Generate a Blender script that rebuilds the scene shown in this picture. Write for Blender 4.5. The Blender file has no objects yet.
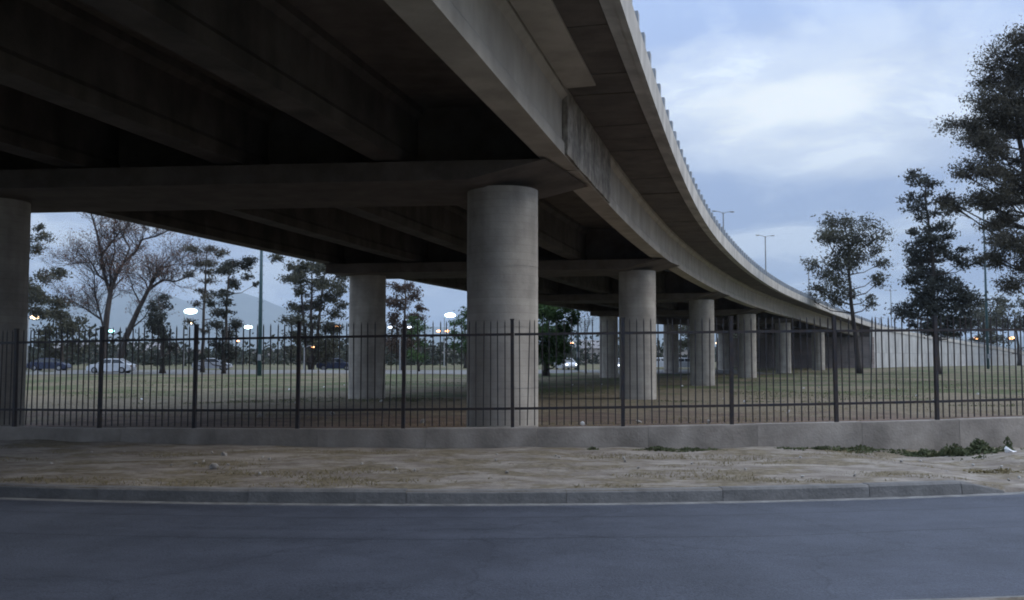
import bpy, math, random
import numpy as np
from mathutils import Vector, Matrix, noise as mn

random.seed(7)
RNG = np.random.default_rng(11)
scene = bpy.context.scene
COL = scene.collection
PI = math.pi

# ------------------------------------------------------------------ camera
FPX = 951.0
PITCH = math.atan(58 / 950)
cam_d = bpy.data.cameras.new('camera')
cam = bpy.data.objects.new('camera', cam_d)
COL.objects.link(cam)
cam.location = (0, 0, 1.6)
cam.rotation_euler = (PI / 2 + PITCH, 0, 0)
cam_d.sensor_width = 36
cam_d.lens = 950 / 1024 * 36
cam_d.clip_start = 0.1
cam_d.clip_end = 30000
scene.camera = cam

# ------------------------------------------------------------------ world
SUN_EL, SUN_AZ = math.radians(41), math.radians(92)      # azimuth clockwise from +Y
world = bpy.data.worlds.new('World')
scene.world = world
world.use_nodes = True
wn, wl = world.node_tree.nodes, world.node_tree.links
wn.clear()


def N(nodes, typ, **kw):
    n = nodes.new(typ)
    for k, v in kw.items():
        setattr(n, k, v)
    return n


def ramp(nodes, stops, interp='EASE'):
    r = nodes.new('ShaderNodeValToRGB')
    r.color_ramp.interpolation = interp
    el = r.color_ramp.elements
    while len(el) < len(stops):
        el.new(0.5)
    for e, (p, c) in zip(el, stops):
        e.position = p
        e.color = (c, c, c, 1) if isinstance(c, (int, float)) else (*c, 1)
    return r


out = N(wn, 'ShaderNodeOutputWorld')
bg = N(wn, 'ShaderNodeBackground')
bg.inputs['Strength'].default_value = 0.1
sky = N(wn, 'ShaderNodeTexSky', sky_type='NISHITA')
sky.sun_disc = False
sky.sun_elevation = math.radians(4)
sky.sun_rotation = SUN_AZ
sky.air_density = 1.0
sky.dust_density = 1.5
tc = N(wn, 'ShaderNodeTexCoord')
sep = N(wn, 'ShaderNodeSeparateXYZ')
wl.new(tc.outputs['Generated'], sep.inputs[0])
# cloud layer: direction projected on a plane overhead
zc = N(wn, 'ShaderNodeMath', operation='MAXIMUM'); zc.inputs[1].default_value = 0.0
wl.new(sep.outputs['Z'], zc.inputs[0])
za = N(wn, 'ShaderNodeMath', operation='ADD'); za.inputs[1].default_value = 0.16
wl.new(zc.outputs[0], za.inputs[0])
dx = N(wn, 'ShaderNodeMath', operation='DIVIDE'); dy = N(wn, 'ShaderNodeMath', operation='DIVIDE')
wl.new(sep.outputs['X'], dx.inputs[0]); wl.new(za.outputs[0], dx.inputs[1])
wl.new(sep.outputs['Y'], dy.inputs[0]); wl.new(za.outputs[0], dy.inputs[1])
comb = N(wn, 'ShaderNodeCombineXYZ')
wl.new(dx.outputs[0], comb.inputs[0]); wl.new(dy.outputs[0], comb.inputs[1])
cn = N(wn, 'ShaderNodeTexNoise'); cn.inputs['Scale'].default_value = 1.7
cn.inputs['Detail'].default_value = 9; cn.inputs['Roughness'].default_value = 0.58
cn.inputs['Distortion'].default_value = 0.5
cmap = N(wn, 'ShaderNodeMapping'); cmap.inputs['Location'].default_value = (3.1, 0.4, 0)
wl.new(comb.outputs[0], cmap.inputs[0]); wl.new(cmap.outputs[0], cn.inputs['Vector'])
cr0 = ramp(wn, [(0.38, (2.75, 3.65, 5.7)), (0.50, (3.8, 4.7, 6.5)), (0.60, (5.6, 6.5, 7.9))])
wl.new(cn.outputs['Fac'], cr0.inputs[0])
# overcast skies brighten from the horizon to the zenith by a factor of three
ovc = N(wn, 'ShaderNodeMath', operation='MULTIPLY_ADD'); ovc.inputs[1].default_value = 3.0; ovc.inputs[2].default_value = 0.93
wl.new(zc.outputs[0], ovc.inputs[0])
cr = N(wn, 'ShaderNodeVectorMath', operation='SCALE')
wl.new(cr0.outputs[0], cr.inputs[0]); wl.new(ovc.outputs[0], cr.inputs['Scale'])
# thin bright break in the clouds, low to the right of the overpass
nrm = N(wn, 'ShaderNodeVectorMath', operation='SUBTRACT')
nrm.inputs[1].default_value = (0.27, 0.915, 0.255)
wl.new(tc.outputs['Generated'], nrm.inputs[0])
sc_ = N(wn, 'ShaderNodeVectorMath', operation='MULTIPLY'); sc_.inputs[1].default_value = (3.6, 3.6, 11.0)
wl.new(nrm.outputs[0], sc_.inputs[0])
ln = N(wn, 'ShaderNodeVectorMath', operation='LENGTH'); wl.new(sc_.outputs[0], ln.inputs[0])
n2 = N(wn, 'ShaderNodeTexNoise'); n2.inputs['Scale'].default_value = 5; n2.inputs['Detail'].default_value = 5
m2 = N(wn, 'ShaderNodeMapping'); m2.inputs['Scale'].default_value = (1, 1, 4)
wl.new(tc.outputs['Generated'], m2.inputs[0]); wl.new(m2.outputs[0], n2.inputs['Vector'])
n2m = N(wn, 'ShaderNodeMath', operation='MULTIPLY_ADD'); n2m.inputs[1].default_value = 1.3
wl.new(n2.outputs['Fac'], n2m.inputs[0]); wl.new(ln.outputs['Value'], n2m.inputs[2])
br = ramp(wn, [(0.62, 1.0), (1.0, 0.32)], 'EASE')
brs = N(wn, 'ShaderNodeMath', operation='MULTIPLY'); brs.inputs[1].default_value = 0.58
wl.new(n2m.outputs[0], brs.inputs[0])
br = ramp(wn, [(0.42, 0.9), (0.62, 0.35), (0.98, 0.0)], 'EASE')
wl.new(brs.outputs[0], br.inputs[0])
mxb = N(wn, 'ShaderNodeMix', data_type='RGBA')
mxb.inputs['B'].default_value = (12.0, 12.8, 13.2, 1)
wl.new(br.outputs[0], mxb.inputs['Factor']); wl.new(cr.outputs[0], mxb.inputs['A'])
mxs = N(wn, 'ShaderNodeMix', data_type='RGBA'); mxs.inputs['Factor'].default_value = 0.88
wl.new(sky.outputs[0], mxs.inputs['A']); wl.new(mxb.outputs['Result'], mxs.inputs['B'])
wl.new(mxs.outputs['Result'], bg.inputs['Color'])
wl.new(bg.outputs[0], out.inputs['Surface'])

# ------------------------------------------------------------------ sun
sd = bpy.data.lights.new('sun', 'SUN')
sd.energy = 1.7
sd.angle = math.radians(22)
sd.color = (1.0, 0.94, 0.86)
sun = bpy.data.objects.new('sun', sd)
COL.objects.link(sun)
sun_dir = Vector((math.sin(SUN_AZ) * math.cos(SUN_EL), math.cos(SUN_AZ) * math.cos(SUN_EL), math.sin(SUN_EL)))
sun.rotation_euler = (-sun_dir).to_track_quat('-Z', 'Y').to_euler()

scene.view_settings.view_transform = 'Standard'
scene.view_settings.look = 'None'
scene.view_settings.gamma = 1
scene.view_settings.exposure = -0.08
scene.cycles.filter_width = 1.9

# ------------------------------------------------------------------ materials
MATS = {}


def material(name, base, dark=None, scale=3.0, rough=0.85, bump=0.3, bscale=30.0, stretch=(1, 1, 1),
             contrast=(0.35, 0.65), streak=None, lines=None, dark2=None, spec=0.3, metal=0.0, bdist=0.02):
    """procedural material: two-tone noise, optional streaks and board lines, bump relief"""
    m = bpy.data.materials.new(name)
    m.use_nodes = True
    nd, lk = m.node_tree.nodes, m.node_tree.links
    p = nd['Principled BSDF']
    p.inputs['Roughness'].default_value = rough
    p.inputs['Specular IOR Level'].default_value = spec
    p.inputs['Metallic'].default_value = metal
    t = N(nd, 'ShaderNodeTexCoord')
    oi = N(nd, 'ShaderNodeObjectInfo')
    vm = N(nd, 'ShaderNodeVectorMath', operation='SCALE')
    cb = N(nd, 'ShaderNodeCombineXYZ')
    lk.new(oi.outputs['Random'], cb.inputs[0]); lk.new(oi.outputs['Random'], cb.inputs[1])
    lk.new(cb.outputs[0], vm.inputs[0]); vm.inputs['Scale'].default_value = 17.0
    va = N(nd, 'ShaderNodeVectorMath', operation='ADD')
    lk.new(t.outputs['Object'], va.inputs[0]); lk.new(vm.outputs[0], va.inputs[1])
    mp = N(nd, 'ShaderNodeMapping'); mp.inputs['Scale'].default_value = stretch
    lk.new(va.outputs[0], mp.inputs[0])
    n1 = N(nd, 'ShaderNodeTexNoise'); n1.inputs['Scale'].default_value = scale
    n1.inputs['Detail'].default_value = 8; n1.inputs['Roughness'].default_value = 0.62
    lk.new(mp.outputs[0], n1.inputs['Vector'])
    dark = dark or tuple(c * 0.6 for c in base)
    r = ramp(nd, [(contrast[0], dark), (contrast[1], base)], 'LINEAR')
    lk.new(n1.outputs['Fac'], r.inputs[0])
    colr = r.outputs[0]
    hgt = None
    if streak:
        sm = N(nd, 'ShaderNodeMapping'); sm.inputs['Scale'].default_value = streak[1]
        lk.new(va.outputs[0], sm.inputs[0])
        sn = N(nd, 'ShaderNodeTexNoise'); sn.inputs['Scale'].default_value = streak[0]
        sn.inputs['Detail'].default_value = 4
        lk.new(sm.outputs[0], sn.inputs['Vector'])
        sr = ramp(nd, [(0.40, streak[2]), (0.58, 1.0)], 'LINEAR')
        lk.new(sn.outputs['Fac'], sr.inputs[0])
        mm = N(nd, 'ShaderNodeMix', data_type='RGBA', blend_type='MULTIPLY'); mm.inputs['Factor'].default_value = 1
        lk.new(colr, mm.inputs['A']); lk.new(sr.outputs[0], mm.inputs['B'])
        colr = mm.outputs['Result']
    if lines:   # (axis index, period, depth of tone)
        sp = N(nd, 'ShaderNodeSeparateXYZ'); lk.new(t.outputs['Object'], sp.inputs[0])
        fr = N(nd, 'ShaderNodeMath', operation='MULTIPLY'); fr.inputs[1].default_value = 1.0 / lines[1]
        lk.new(sp.outputs[lines[0]], fr.inputs[0])
        ff = N(nd, 'ShaderNodeMath', operation='FRACT'); lk.new(fr.outputs[0], ff.inputs[0])
        lr = ramp(nd, [(0.0, lines[2]), (0.06, 1.0), (0.94, 1.0), (1.0, lines[2])], 'LINEAR')
        lk.new(ff.outputs[0], lr.inputs[0])
        wn_ = N(nd, 'ShaderNodeTexWhiteNoise', noise_dimensions='1D')
        fl = N(nd, 'ShaderNodeMath', operation='FLOOR'); lk.new(fr.outputs[0], fl.inputs[0])
        lk.new(fl.outputs[0], wn_.inputs['W'])
        wr = ramp(nd, [(0, 0.94), (1, 1.03)], 'LINEAR'); lk.new(wn_.outputs['Value'], wr.inputs[0])
        m1 = N(nd, 'ShaderNodeMix', data_type='RGBA', blend_type='MULTIPLY'); m1.inputs['Factor'].default_value = 1
        lk.new(colr, m1.inputs['A']); lk.new(lr.outputs[0], m1.inputs['B'])
        m3 = N(nd, 'ShaderNodeMix', data_type='RGBA', blend_type='MULTIPLY'); m3.inputs['Factor'].default_value = 1
        lk.new(m1.outputs['Result'], m3.inputs['A']); lk.new(wr.outputs[0], m3.inputs['B'])
        colr = m3.outputs['Result']
        hgt = lr.outputs[0]
    lk.new(colr, p.inputs['Base Color'])
    if bump:
        nb = N(nd, 'ShaderNodeTexNoise'); nb.inputs['Scale'].default_value = bscale
        nb.inputs['Detail'].default_value = 6
        lk.new(mp.outputs[0], nb.inputs['Vector'])
        b = N(nd, 'ShaderNodeBump'); b.inputs['Strength'].default_value = bump
        b.inputs['Distance'].default_value = bdist
        lk.new(nb.outputs['Fac'], b.inputs['Height'])
        if hgt:
            b2 = N(nd, 'ShaderNodeBump'); b2.inputs['Strength'].default_value = 0.6
            b2.inputs['Distance'].default_value = 0.012
            lk.new(hgt, b2.inputs['Height']); lk.new(b.outputs[0], b2.inputs['Normal'])
            b = b2
        lk.new(b.outputs[0], p.inputs['Normal'])
    MATS[name] = m
    return m


M_COLUMN = material('column_concrete', (0.47, 0.43, 0.37), (0.33, 0.30, 0.26), 1.6, lines=(2, 0.155, 0.84),
                    streak=(1.6, (1, 1, 0.10), 0.76), bump=0.25, bscale=22)
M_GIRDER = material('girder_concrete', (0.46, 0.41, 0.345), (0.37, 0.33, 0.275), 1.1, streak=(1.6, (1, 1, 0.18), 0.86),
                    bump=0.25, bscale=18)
M_INNER = material('shaded_inner_concrete', (0.115, 0.098, 0.083), (0.066, 0.056, 0.048), 1.1, streak=(1.6, (1, 1, 0.18), 0.7),
                   bump=0.25, bscale=18)  # darker copy of the girder concrete, underside shade put into the colour
M_BLOCK = material('rough_concrete', (0.42, 0.38, 0.32), (0.2, 0.17, 0.14), 4.5, streak=(2.0, (1, 1, 0.3), 0.6),
                   bump=0.8, bscale=14, bdist=0.05)
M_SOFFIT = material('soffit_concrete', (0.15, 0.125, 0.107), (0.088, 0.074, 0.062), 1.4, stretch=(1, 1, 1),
                    lines=(1, 0.16, 0.88), bump=0.3, bscale=20)  # tone lowered to carry the shade under the deck in its colour
M_FASCIA = material('fascia_concrete', (0.56, 0.54, 0.50), (0.40, 0.38, 0.35), 1.0, streak=(1.5, (1, 1, 0.25), 0.8),
                    bump=0.2, bscale=24)
M_POST = material('post_metal', (0.34, 0.36, 0.38), (0.24, 0.26, 0.28), 5, rough=0.6, bump=0.1)
M_WALL = material('wall_plaster', (0.38, 0.335, 0.29), (0.24, 0.21, 0.18), 1.7, streak=(1.2, (1, 1, 0.5), 0.75),
                  bump=0.45, bscale=25)
M_KERB = material('kerb_concrete', (0.19, 0.185, 0.18), (0.11, 0.108, 0.105), 3.0, bump=0.5, bscale=30)
M_GUTTER = material('gutter_concrete', (0.24, 0.24, 0.235), (0.12, 0.12, 0.12), 4.0, bump=0.4, bscale=40)
M_IRON = material('black_iron', (0.014, 0.016, 0.024), (0.040, 0.026, 0.02), 9, rough=0.5, bump=0.1, spec=0.4)
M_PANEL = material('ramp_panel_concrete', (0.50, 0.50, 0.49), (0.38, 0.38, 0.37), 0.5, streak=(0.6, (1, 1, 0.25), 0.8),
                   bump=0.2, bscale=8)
M_ABUT = material('added_abutment_concrete', (0.24, 0.20, 0.185), (0.14, 0.12, 0.11), 0.5, lines=(2, 0.95, 0.8), bump=0.3, bscale=8)
M_BARK = material('bark', (0.062, 0.052, 0.045), (0.03, 0.025, 0.023), 3, stretch=(1, 1, 0.3), bump=0.8, bscale=9, bdist=0.06)
M_PALEBARK = material('pale_bark', (0.20, 0.17, 0.15), (0.09, 0.075, 0.065), 2, stretch=(1, 1, 0.3), bump=0.5, bscale=9)
M_GALV = material('galvanised_steel', (0.30, 0.31, 0.32), (0.22, 0.23, 0.24), 4, rough=0.55, metal=0.3, bump=0.05)
M_TEAL = material('teal_paint', (0.05, 0.10, 0.11), (0.035, 0.07, 0.08), 4, rough=0.5, bump=0.05)
M_TYRE = material('tyre_rubber', (0.02, 0.02, 0.02), (0.012, 0.012, 0.012), 10, bump=0.1)
M_RIM = material('wheel_rim', (0.4, 0.4, 0.42), (0.3, 0.3, 0.3), 10, rough=0.35, metal=0.8, bump=0)
M_CARGLASS = material('car_glass', (0.02, 0.025, 0.03), (0.015, 0.018, 0.02), 2, rough=0.08, bump=0, spec=0.6)
M_WHITECAR = material('white_car_paint', (0.55, 0.57, 0.60), (0.48, 0.50, 0.53), 1, rough=0.25, bump=0, spec=0.5)
M_GREYCAR = material('silver_car_paint', (0.34, 0.35, 0.37), (0.30, 0.31, 0.33), 1, rough=0.3, bump=0, spec=0.5)
M_BLUECAR = material('dark_car_paint', (0.03, 0.04, 0.08), (0.025, 0.03, 0.06), 1, rough=0.25, bump=0, spec=0.5)
M_LITTER = material('white_plastic', (0.75, 0.75, 0.75), (0.6, 0.6, 0.6), 8, rough=0.5, bump=0.2)
M_HILL = material('hill_scrub', (0.10, 0.105, 0.075), (0.05, 0.06, 0.04), 0.004, bump=0, contrast=(0.3, 0.7))
M_HOUSE = material('house_plaster', (0.46, 0.40, 0.36), (0.34, 0.30, 0.27), 0.6, bump=0.1)
M_HOUSE2 = material('house_brick', (0.22, 0.17, 0.145), (0.17, 0.13, 0.11), 0.8, bump=0.1)
M_ROOF = material('roof_sheet', (0.26, 0.25, 0.25), (0.18, 0.17, 0.17), 0.6, bump=0.1)
M_WINDOW = material('window_glass', (0.03, 0.035, 0.045), (0.02, 0.025, 0.03), 2, rough=0.1, bump=0)
M_STONE = material('pebble_stone', (0.42, 0.40, 0.37), (0.25, 0.23, 0.21), 8, bump=0.3)


def leaf_mat(name, light, dark, scale=0.9, transl=0.25):
    m = bpy.data.materials.new(name)
    m.use_nodes = True
    nd, lk = m.node_tree.nodes, m.node_tree.links
    p = nd['Principled BSDF']
    p.inputs['Roughness'].default_value = 0.75
    p.inputs['Specular IOR Level'].default_value = 0.15
    g = N(nd, 'ShaderNodeNewGeometry')
    t = N(nd, 'ShaderNodeTexCoord')
    n1 = N(nd, 'ShaderNodeTexNoise'); n1.inputs['Scale'].default_value = scale; n1.inputs['Detail'].default_value = 3
    lk.new(t.outputs['Object'], n1.inputs['Vector'])
    ad = N(nd, 'ShaderNodeMath', operation='MULTIPLY_ADD'); ad.inputs[1].default_value = 0.35
    lk.new(g.outputs['Random Per Island'], ad.inputs[0]); lk.new(n1.outputs['Fac'], ad.inputs[2])
    r = ramp(nd, [(0.45, dark), (0.85, light)], 'LINEAR')
    lk.new(ad.outputs[0], r.inputs[0])
    lk.new(r.outputs[0], p.inputs['Base Color'])
    tr = N(nd, 'ShaderNodeBsdfTranslucent'); lk.new(r.outputs[0], tr.inputs['Color'])
    mx = N(nd, 'ShaderNodeMixShader'); mx.inputs[0].default_value = transl
    lk.new(p.outputs[0], mx.inputs[1]); lk.new(tr.outputs[0], mx.inputs[2])
    lk.new(mx.outputs[0], nd['Material Output'].inputs['Surface'])
    return m


L_EUC = leaf_mat('eucalypt_leaves', (0.10, 0.10, 0.068), (0.045, 0.046, 0.035))
L_CON = leaf_mat('conifer_needles', (0.062, 0.066, 0.054), (0.026, 0.029, 0.025))
L_PINE = leaf_mat('pine_needles', (0.105, 0.098, 0.072), (0.05, 0.045, 0.036))
L_DRY = leaf_mat('dry_red_leaves', (0.10, 0.07, 0.052), (0.05, 0.037, 0.03))
L_TWIG = leaf_mat('sparse_twig_leaves', (0.20, 0.115, 0.08), (0.10, 0.06, 0.048))
L_GREEN = leaf_mat('green_leaves', (0.07, 0.12, 0.04), (0.02, 0.04, 0.018))
L_WEED = leaf_mat('weed_leaves', (0.13, 0.145, 0.075), (0.05, 0.066, 0.035), 8)
L_STRAW = leaf_mat('dry_grass', (0.26, 0.215, 0.12), (0.14, 0.12, 0.065), 2)
L_GRASS = leaf_mat('short_grass', (0.10, 0.115, 0.045), (0.05, 0.07, 0.028), 1)
L_FAR = leaf_mat('far_foliage', (0.05, 0.055, 0.04), (0.025, 0.028, 0.022), 0.1)


def emis(name, color, strength):
    m = bpy.data.materials.new(name)
    m.use_nodes = True
    p = m.node_tree.nodes['Principled BSDF']
    p.inputs['Base Color'].default_value = (0.8, 0.8, 0.8, 1)
    p.inputs['Emission Color'].default_value = (*color, 1)
    p.inputs['Emission Strength'].default_value = strength
    return m


E_WHITE = emis('lamp_glow_white', (0.72, 1.0, 0.98), 9)
E_TEAL = emis('lamp_glow_teal', (0.35, 0.95, 0.85), 5)
E_ORANGE = emis('lamp_glow_orange', (1.0, 0.42, 0.12), 7)
E_WARM = emis('lamp_glow_warm', (1.0, 0.72, 0.42), 9)
E_HEAD = emis('headlight_glow', (0.9, 0.95, 1.0), 6)


# ground materials with place-dependent soil / grass colours
def ground_material():
    m = bpy.data.materials.new('field_soil_and_grass')
    m.use_nodes = True
    nd, lk = m.node_tree.nodes, m.node_tree.links
    p = nd['Principled BSDF']; p.inputs['Roughness'].default_value = 0.95
    p.inputs['Specular IOR Level'].default_value = 0.1
    t = N(nd, 'ShaderNodeTexCoord')

    def noise(scale, detail=6, rough=0.6, st=(1, 1, 1)):
        mp = N(nd, 'ShaderNodeMapping'); mp.inputs['Scale'].default_value = st
        lk.new(t.outputs['Object'], mp.inputs[0])
        n = N(nd, 'ShaderNodeTexNoise'); n.inputs['Scale'].default_value = scale
        n.inputs['Detail'].default_value = detail; n.inputs['Roughness'].default_value = rough
        lk.new(mp.outputs[0], n.inputs['Vector'])
        return n.outputs['Fac']
    soil = ramp(nd, [(0.35, (0.075, 0.054, 0.042)), (0.6, (0.16, 0.118, 0.092))], 'LINEAR'); lk.new(noise(0.9, 9, 0.7), soil.inputs[0])
    straw = ramp(nd, [(0.35, (0.09, 0.075, 0.052)), (0.65, (0.225, 0.185, 0.13))], 'LINEAR'); lk.new(noise(2.5, 9, 0.75), straw.inputs[0])
    green = ramp(nd, [(0.35, (0.034, 0.052, 0.020)), (0.65, (0.082, 0.11, 0.042))], 'LINEAR'); lk.new(noise(2.0, 9, 0.75), green.inputs[0])
    # straw over soil grows with distance from the fence line
    sp = N(nd, 'ShaderNodeSeparateXYZ'); lk.new(t.outputs['Object'], sp.inputs[0])
    far = N(nd, 'ShaderNodeMapRange'); far.inputs['From Min'].default_value = 24; far.inputs['From Max'].default_value = 36
    lk.new(sp.outputs['Y'], far.inputs['Value'])
    f1 = N(nd, 'ShaderNodeMath', operation='MULTIPLY_ADD'); f1.inputs[1].default_value = 0.45
    lk.new(far.outputs[0], f1.inputs[0]); lk.new(noise(0.35, 6), f1.inputs[2])
    fr = ramp(nd, [(0.5, 0.0), (0.72, 1.0)]); lk.new(f1.outputs[0], fr.inputs[0])
    mx = N(nd, 'ShaderNodeMix', data_type='RGBA')
    lk.new(fr.outputs[0], mx.inputs['Factor']); lk.new(soil.outputs[0], mx.inputs['A']); lk.new(straw.outputs[0], mx.inputs['B'])
    gm = N(nd, 'ShaderNodeMapRange'); gm.inputs['From Min'].default_value = 28; gm.inputs['From Max'].default_value = 48
    gm.inputs['To Max'].default_value = 0.25
    lk.new(sp.outputs['Y'], gm.inputs['Value'])
    g1 = N(nd, 'ShaderNodeMath', operation='ADD')
    lk.new(gm.outputs[0], g1.inputs[0]); lk.new(noise(0.16, 5, 0.65), g1.inputs[1])
    gr = ramp(nd, [(0.66, 0.0), (0.84, 0.8)]); lk.new(g1.outputs[0], gr.inputs[0])
    mg = N(nd, 'ShaderNodeMix', data_type='RGBA')
    lk.new(gr.outputs[0], mg.inputs['Factor']); lk.new(mx.outputs['Result'], mg.inputs['A']); lk.new(green.outputs[0], mg.inputs['B'])
    lk.new(mg.outputs['Result'], p.inputs['Base Color'])
    b = N(nd, 'ShaderNodeBump'); b.inputs['Strength'].default_value = 0.8; b.inputs['Distance'].default_value = 0.06
    lk.new(noise(6, 8, 0.7), b.inputs['Height']); lk.new(b.outputs[0], p.inputs['Normal'])
    return m


def verge_material():
    m = bpy.data.materials.new('verge_dirt')
    m.use_nodes = True
    nd, lk = m.node_tree.nodes, m.node_tree.links
    p = nd['Principled BSDF']; p.inputs['Roughness'].default_value = 0.95
    p.inputs['Specular IOR Level'].default_value = 0.1
    t = N(nd, 'ShaderNodeTexCoord')

    def noise(scale, st=(1, 1, 1), detail=8, rough=0.65):
        mp = N(nd, 'ShaderNodeMapping'); mp.inputs['Scale'].default_value = st
        lk.new(t.outputs['Object'], mp.inputs[0])
        n = N(nd, 'ShaderNodeTexNoise'); n.inputs['Scale'].default_value = scale
        n.inputs['Detail'].default_value = detail; n.inputs['Roughness'].default_value = rough
        lk.new(mp.outputs[0], n.inputs['Vector'])
        return n.outputs['Fac']
    dirt = ramp(nd, [(0.35, (0.165, 0.14, 0.118)), (0.62, (0.31, 0.28, 0.245))], 'LINEAR')
    lk.new(noise(2.2, (0.8, 1.1, 1)), dirt.inputs[0])
    straw = ramp(nd, [(0.35, (0.12, 0.10, 0.072)), (0.65, (0.235, 0.20, 0.145))], 'LINEAR')
    lk.new(noise(9), straw.inputs[0])
    fr = ramp(nd, [(0.46, 0.0), (0.56, 1.0)]); lk.new(noise(1.3, (0.75, 1.3, 1), 10, 0.72), fr.inputs[0])
    mx = N(nd, 'ShaderNodeMix', data_type='RGBA')
    lk.new(fr.outputs[0], mx.inputs['Factor']); lk.new(dirt.outputs[0], mx.inputs['A']); lk.new(straw.outputs[0], mx.inputs['B'])
    lk.new(mx.outputs['Result'], p.inputs['Base Color'])
    b = N(nd, 'ShaderNodeBump'); b.inputs['Strength'].default_value = 0.9; b.inputs['Distance'].default_value = 0.04
    lk.new(noise(9), b.inputs['Height']); lk.new(b.outputs[0], p.inputs['Normal'])
    return m


KC, KR = (-0.8, 36.52), 26.0            # centre and radius of the kerb line


def road_material():
    m = bpy.data.materials.new('asphalt')
    m.use_nodes = True
    nd, lk = m.node_tree.nodes, m.node_tree.links
    p = nd['Principled BSDF']
    p.inputs['Specular IOR Level'].default_value = 0.25
    t = N(nd, 'ShaderNodeTexCoord')
    # radial coordinate across the lane -> tyre-worn bands and seams running along it
    vs = N(nd, 'ShaderNodeVectorMath', operation='SUBTRACT'); vs.inputs[1].default_value = (KC[0], KC[1], 0)
    lk.new(t.outputs['Object'], vs.inputs[0])
    ln = N(nd, 'ShaderNodeVectorMath', operation='LENGTH'); lk.new(vs.outputs[0], ln.inputs[0])
    wob = N(nd, 'ShaderNodeTexNoise'); wob.inputs['Scale'].default_value = 0.35; wob.inputs['Detail'].default_value = 3
    lk.new(t.outputs['Object'], wob.inputs['Vector'])
    wa = N(nd, 'ShaderNodeMath', operation='MULTIPLY_ADD'); wa.inputs[1].default_value = 0.35
    lk.new(wob.outputs['Fac'], wa.inputs[0]); lk.new(ln.outputs['Value'], wa.inputs[2])
    cbn = N(nd, 'ShaderNodeCombineXYZ'); lk.new(wa.outputs[0], cbn.inputs[0])
    bn = N(nd, 'ShaderNodeTexNoise'); bn.inputs['Scale'].default_value = 2.2; bn.inputs['Detail'].default_value = 6
    bn.inputs['Roughness'].default_value = 0.7
    lk.new(cbn.outputs[0], bn.inputs['Vector'])
    fn = N(nd, 'ShaderNodeTexNoise'); fn.inputs['Scale'].default_value = 55; fn.inputs['Detail'].default_value = 3
    lk.new(t.outputs['Object'], fn.inputs['Vector'])
    ln_ = N(nd, 'ShaderNodeTexNoise'); ln_.inputs['Scale'].default_value = 0.5; ln_.inputs['Detail'].default_value = 5
    lk.new(t.outputs['Object'], ln_.inputs['Vector'])
    s1 = N(nd, 'ShaderNodeMath', operation='MULTIPLY_ADD'); s1.inputs[1].default_value = 0.75
    lk.new(fn.outputs['Fac'], s1.inputs[0]); lk.new(bn.outputs['Fac'], s1.inputs[2])
    s2 = N(nd, 'ShaderNodeMath', operation='MULTIPLY_ADD'); s2.inputs[1].default_value = 0.3
    lk.new(ln_.outputs['Fac'], s2.inputs[0]); lk.new(s1.outputs[0], s2.inputs[2])
    r = ramp(nd, [(0.78, (0.024, 0.028, 0.038)), (1.0, (0.062, 0.069, 0.090))], 'LINEAR')
    lk.new(s2.outputs[0], r.inputs[0])
    # two dark sealed seams along the lane
    col = r.outputs[0]
    for rad, wdt in ((26.95, 0.035), (28.15, 0.03)):
        a = N(nd, 'ShaderNodeMath', operation='SUBTRACT'); a.inputs[1].default_value = rad + 0.17
        lk.new(wa.outputs[0], a.inputs[0])
        ab = N(nd, 'ShaderNodeMath', operation='ABSOLUTE'); lk.new(a.outputs[0], ab.inputs[0])
        mr = N(nd, 'ShaderNodeMapRange'); mr.inputs['From Min'].default_value = 0; mr.inputs['From Max'].default_value = wdt
        mr.inputs['To Min'].default_value = 0.62; mr.inputs['To Max'].default_value = 1
        lk.new(ab.outputs[0], mr.inputs['Value'])
        mm = N(nd, 'ShaderNodeMix', data_type='RGBA', blend_type='MULTIPLY'); mm.inputs['Factor'].default_value = 1
        lk.new(col, mm.inputs['A']); lk.new(mr.outputs[0], mm.inputs['B'])
        col = mm.outputs['Result']
    # aggregate speckle, worn patches and hairline cracks
    sk = N(nd, 'ShaderNodeTexNoise'); sk.inputs['Scale'].default_value = 75; sk.inputs['Detail'].default_value = 4
    sk.inputs['Roughness'].default_value = 0.8
    lk.new(t.outputs['Object'], sk.inputs['Vector'])
    skr = ramp(nd, [(0.35, 0.62), (0.65, 1.38)], 'LINEAR'); lk.new(sk.outputs['Fac'], skr.inputs[0])
    pt = N(nd, 'ShaderNodeTexNoise'); pt.inputs['Scale'].default_value = 1.1; pt.inputs['Detail'].default_value = 7
    pt.inputs['Roughness'].default_value = 0.7
    lk.new(t.outputs['Object'], pt.inputs['Vector'])
    ptr = ramp(nd, [(0.38, 0.80), (0.6, 1.08)], 'LINEAR'); lk.new(pt.outputs['Fac'], ptr.inputs[0])
    vo = N(nd, 'ShaderNodeTexVoronoi', feature='DISTANCE_TO_EDGE'); vo.inputs['Scale'].default_value = 0.33
    wv = N(nd, 'ShaderNodeVectorMath', operation='ADD'); wsc = N(nd, 'ShaderNodeVectorMath', operation='SCALE')
    wsc.inputs['Scale'].default_value = 0.7
    lk.new(pt.outputs['Color'], wsc.inputs[0]); lk.new(t.outputs['Object'], wv.inputs[0]); lk.new(wsc.outputs[0], wv.inputs[1])
    lk.new(wv.outputs[0], vo.inputs['Vector'])
    vr = ramp(nd, [(0.0, 0.72), (0.006, 1.0)], 'LINEAR'); lk.new(vo.outputs['Distance'], vr.inputs[0])
    for src in (skr, ptr, vr):
        mm = N(nd, 'ShaderNodeMix', data_type='RGBA', blend_type='MULTIPLY'); mm.inputs['Factor'].default_value = 1
        lk.new(col, mm.inputs['A']); lk.new(src.outputs[0], mm.inputs['B'])
        col = mm.outputs['Result']
    lk.new(col, p.inputs['Base Color'])
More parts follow.
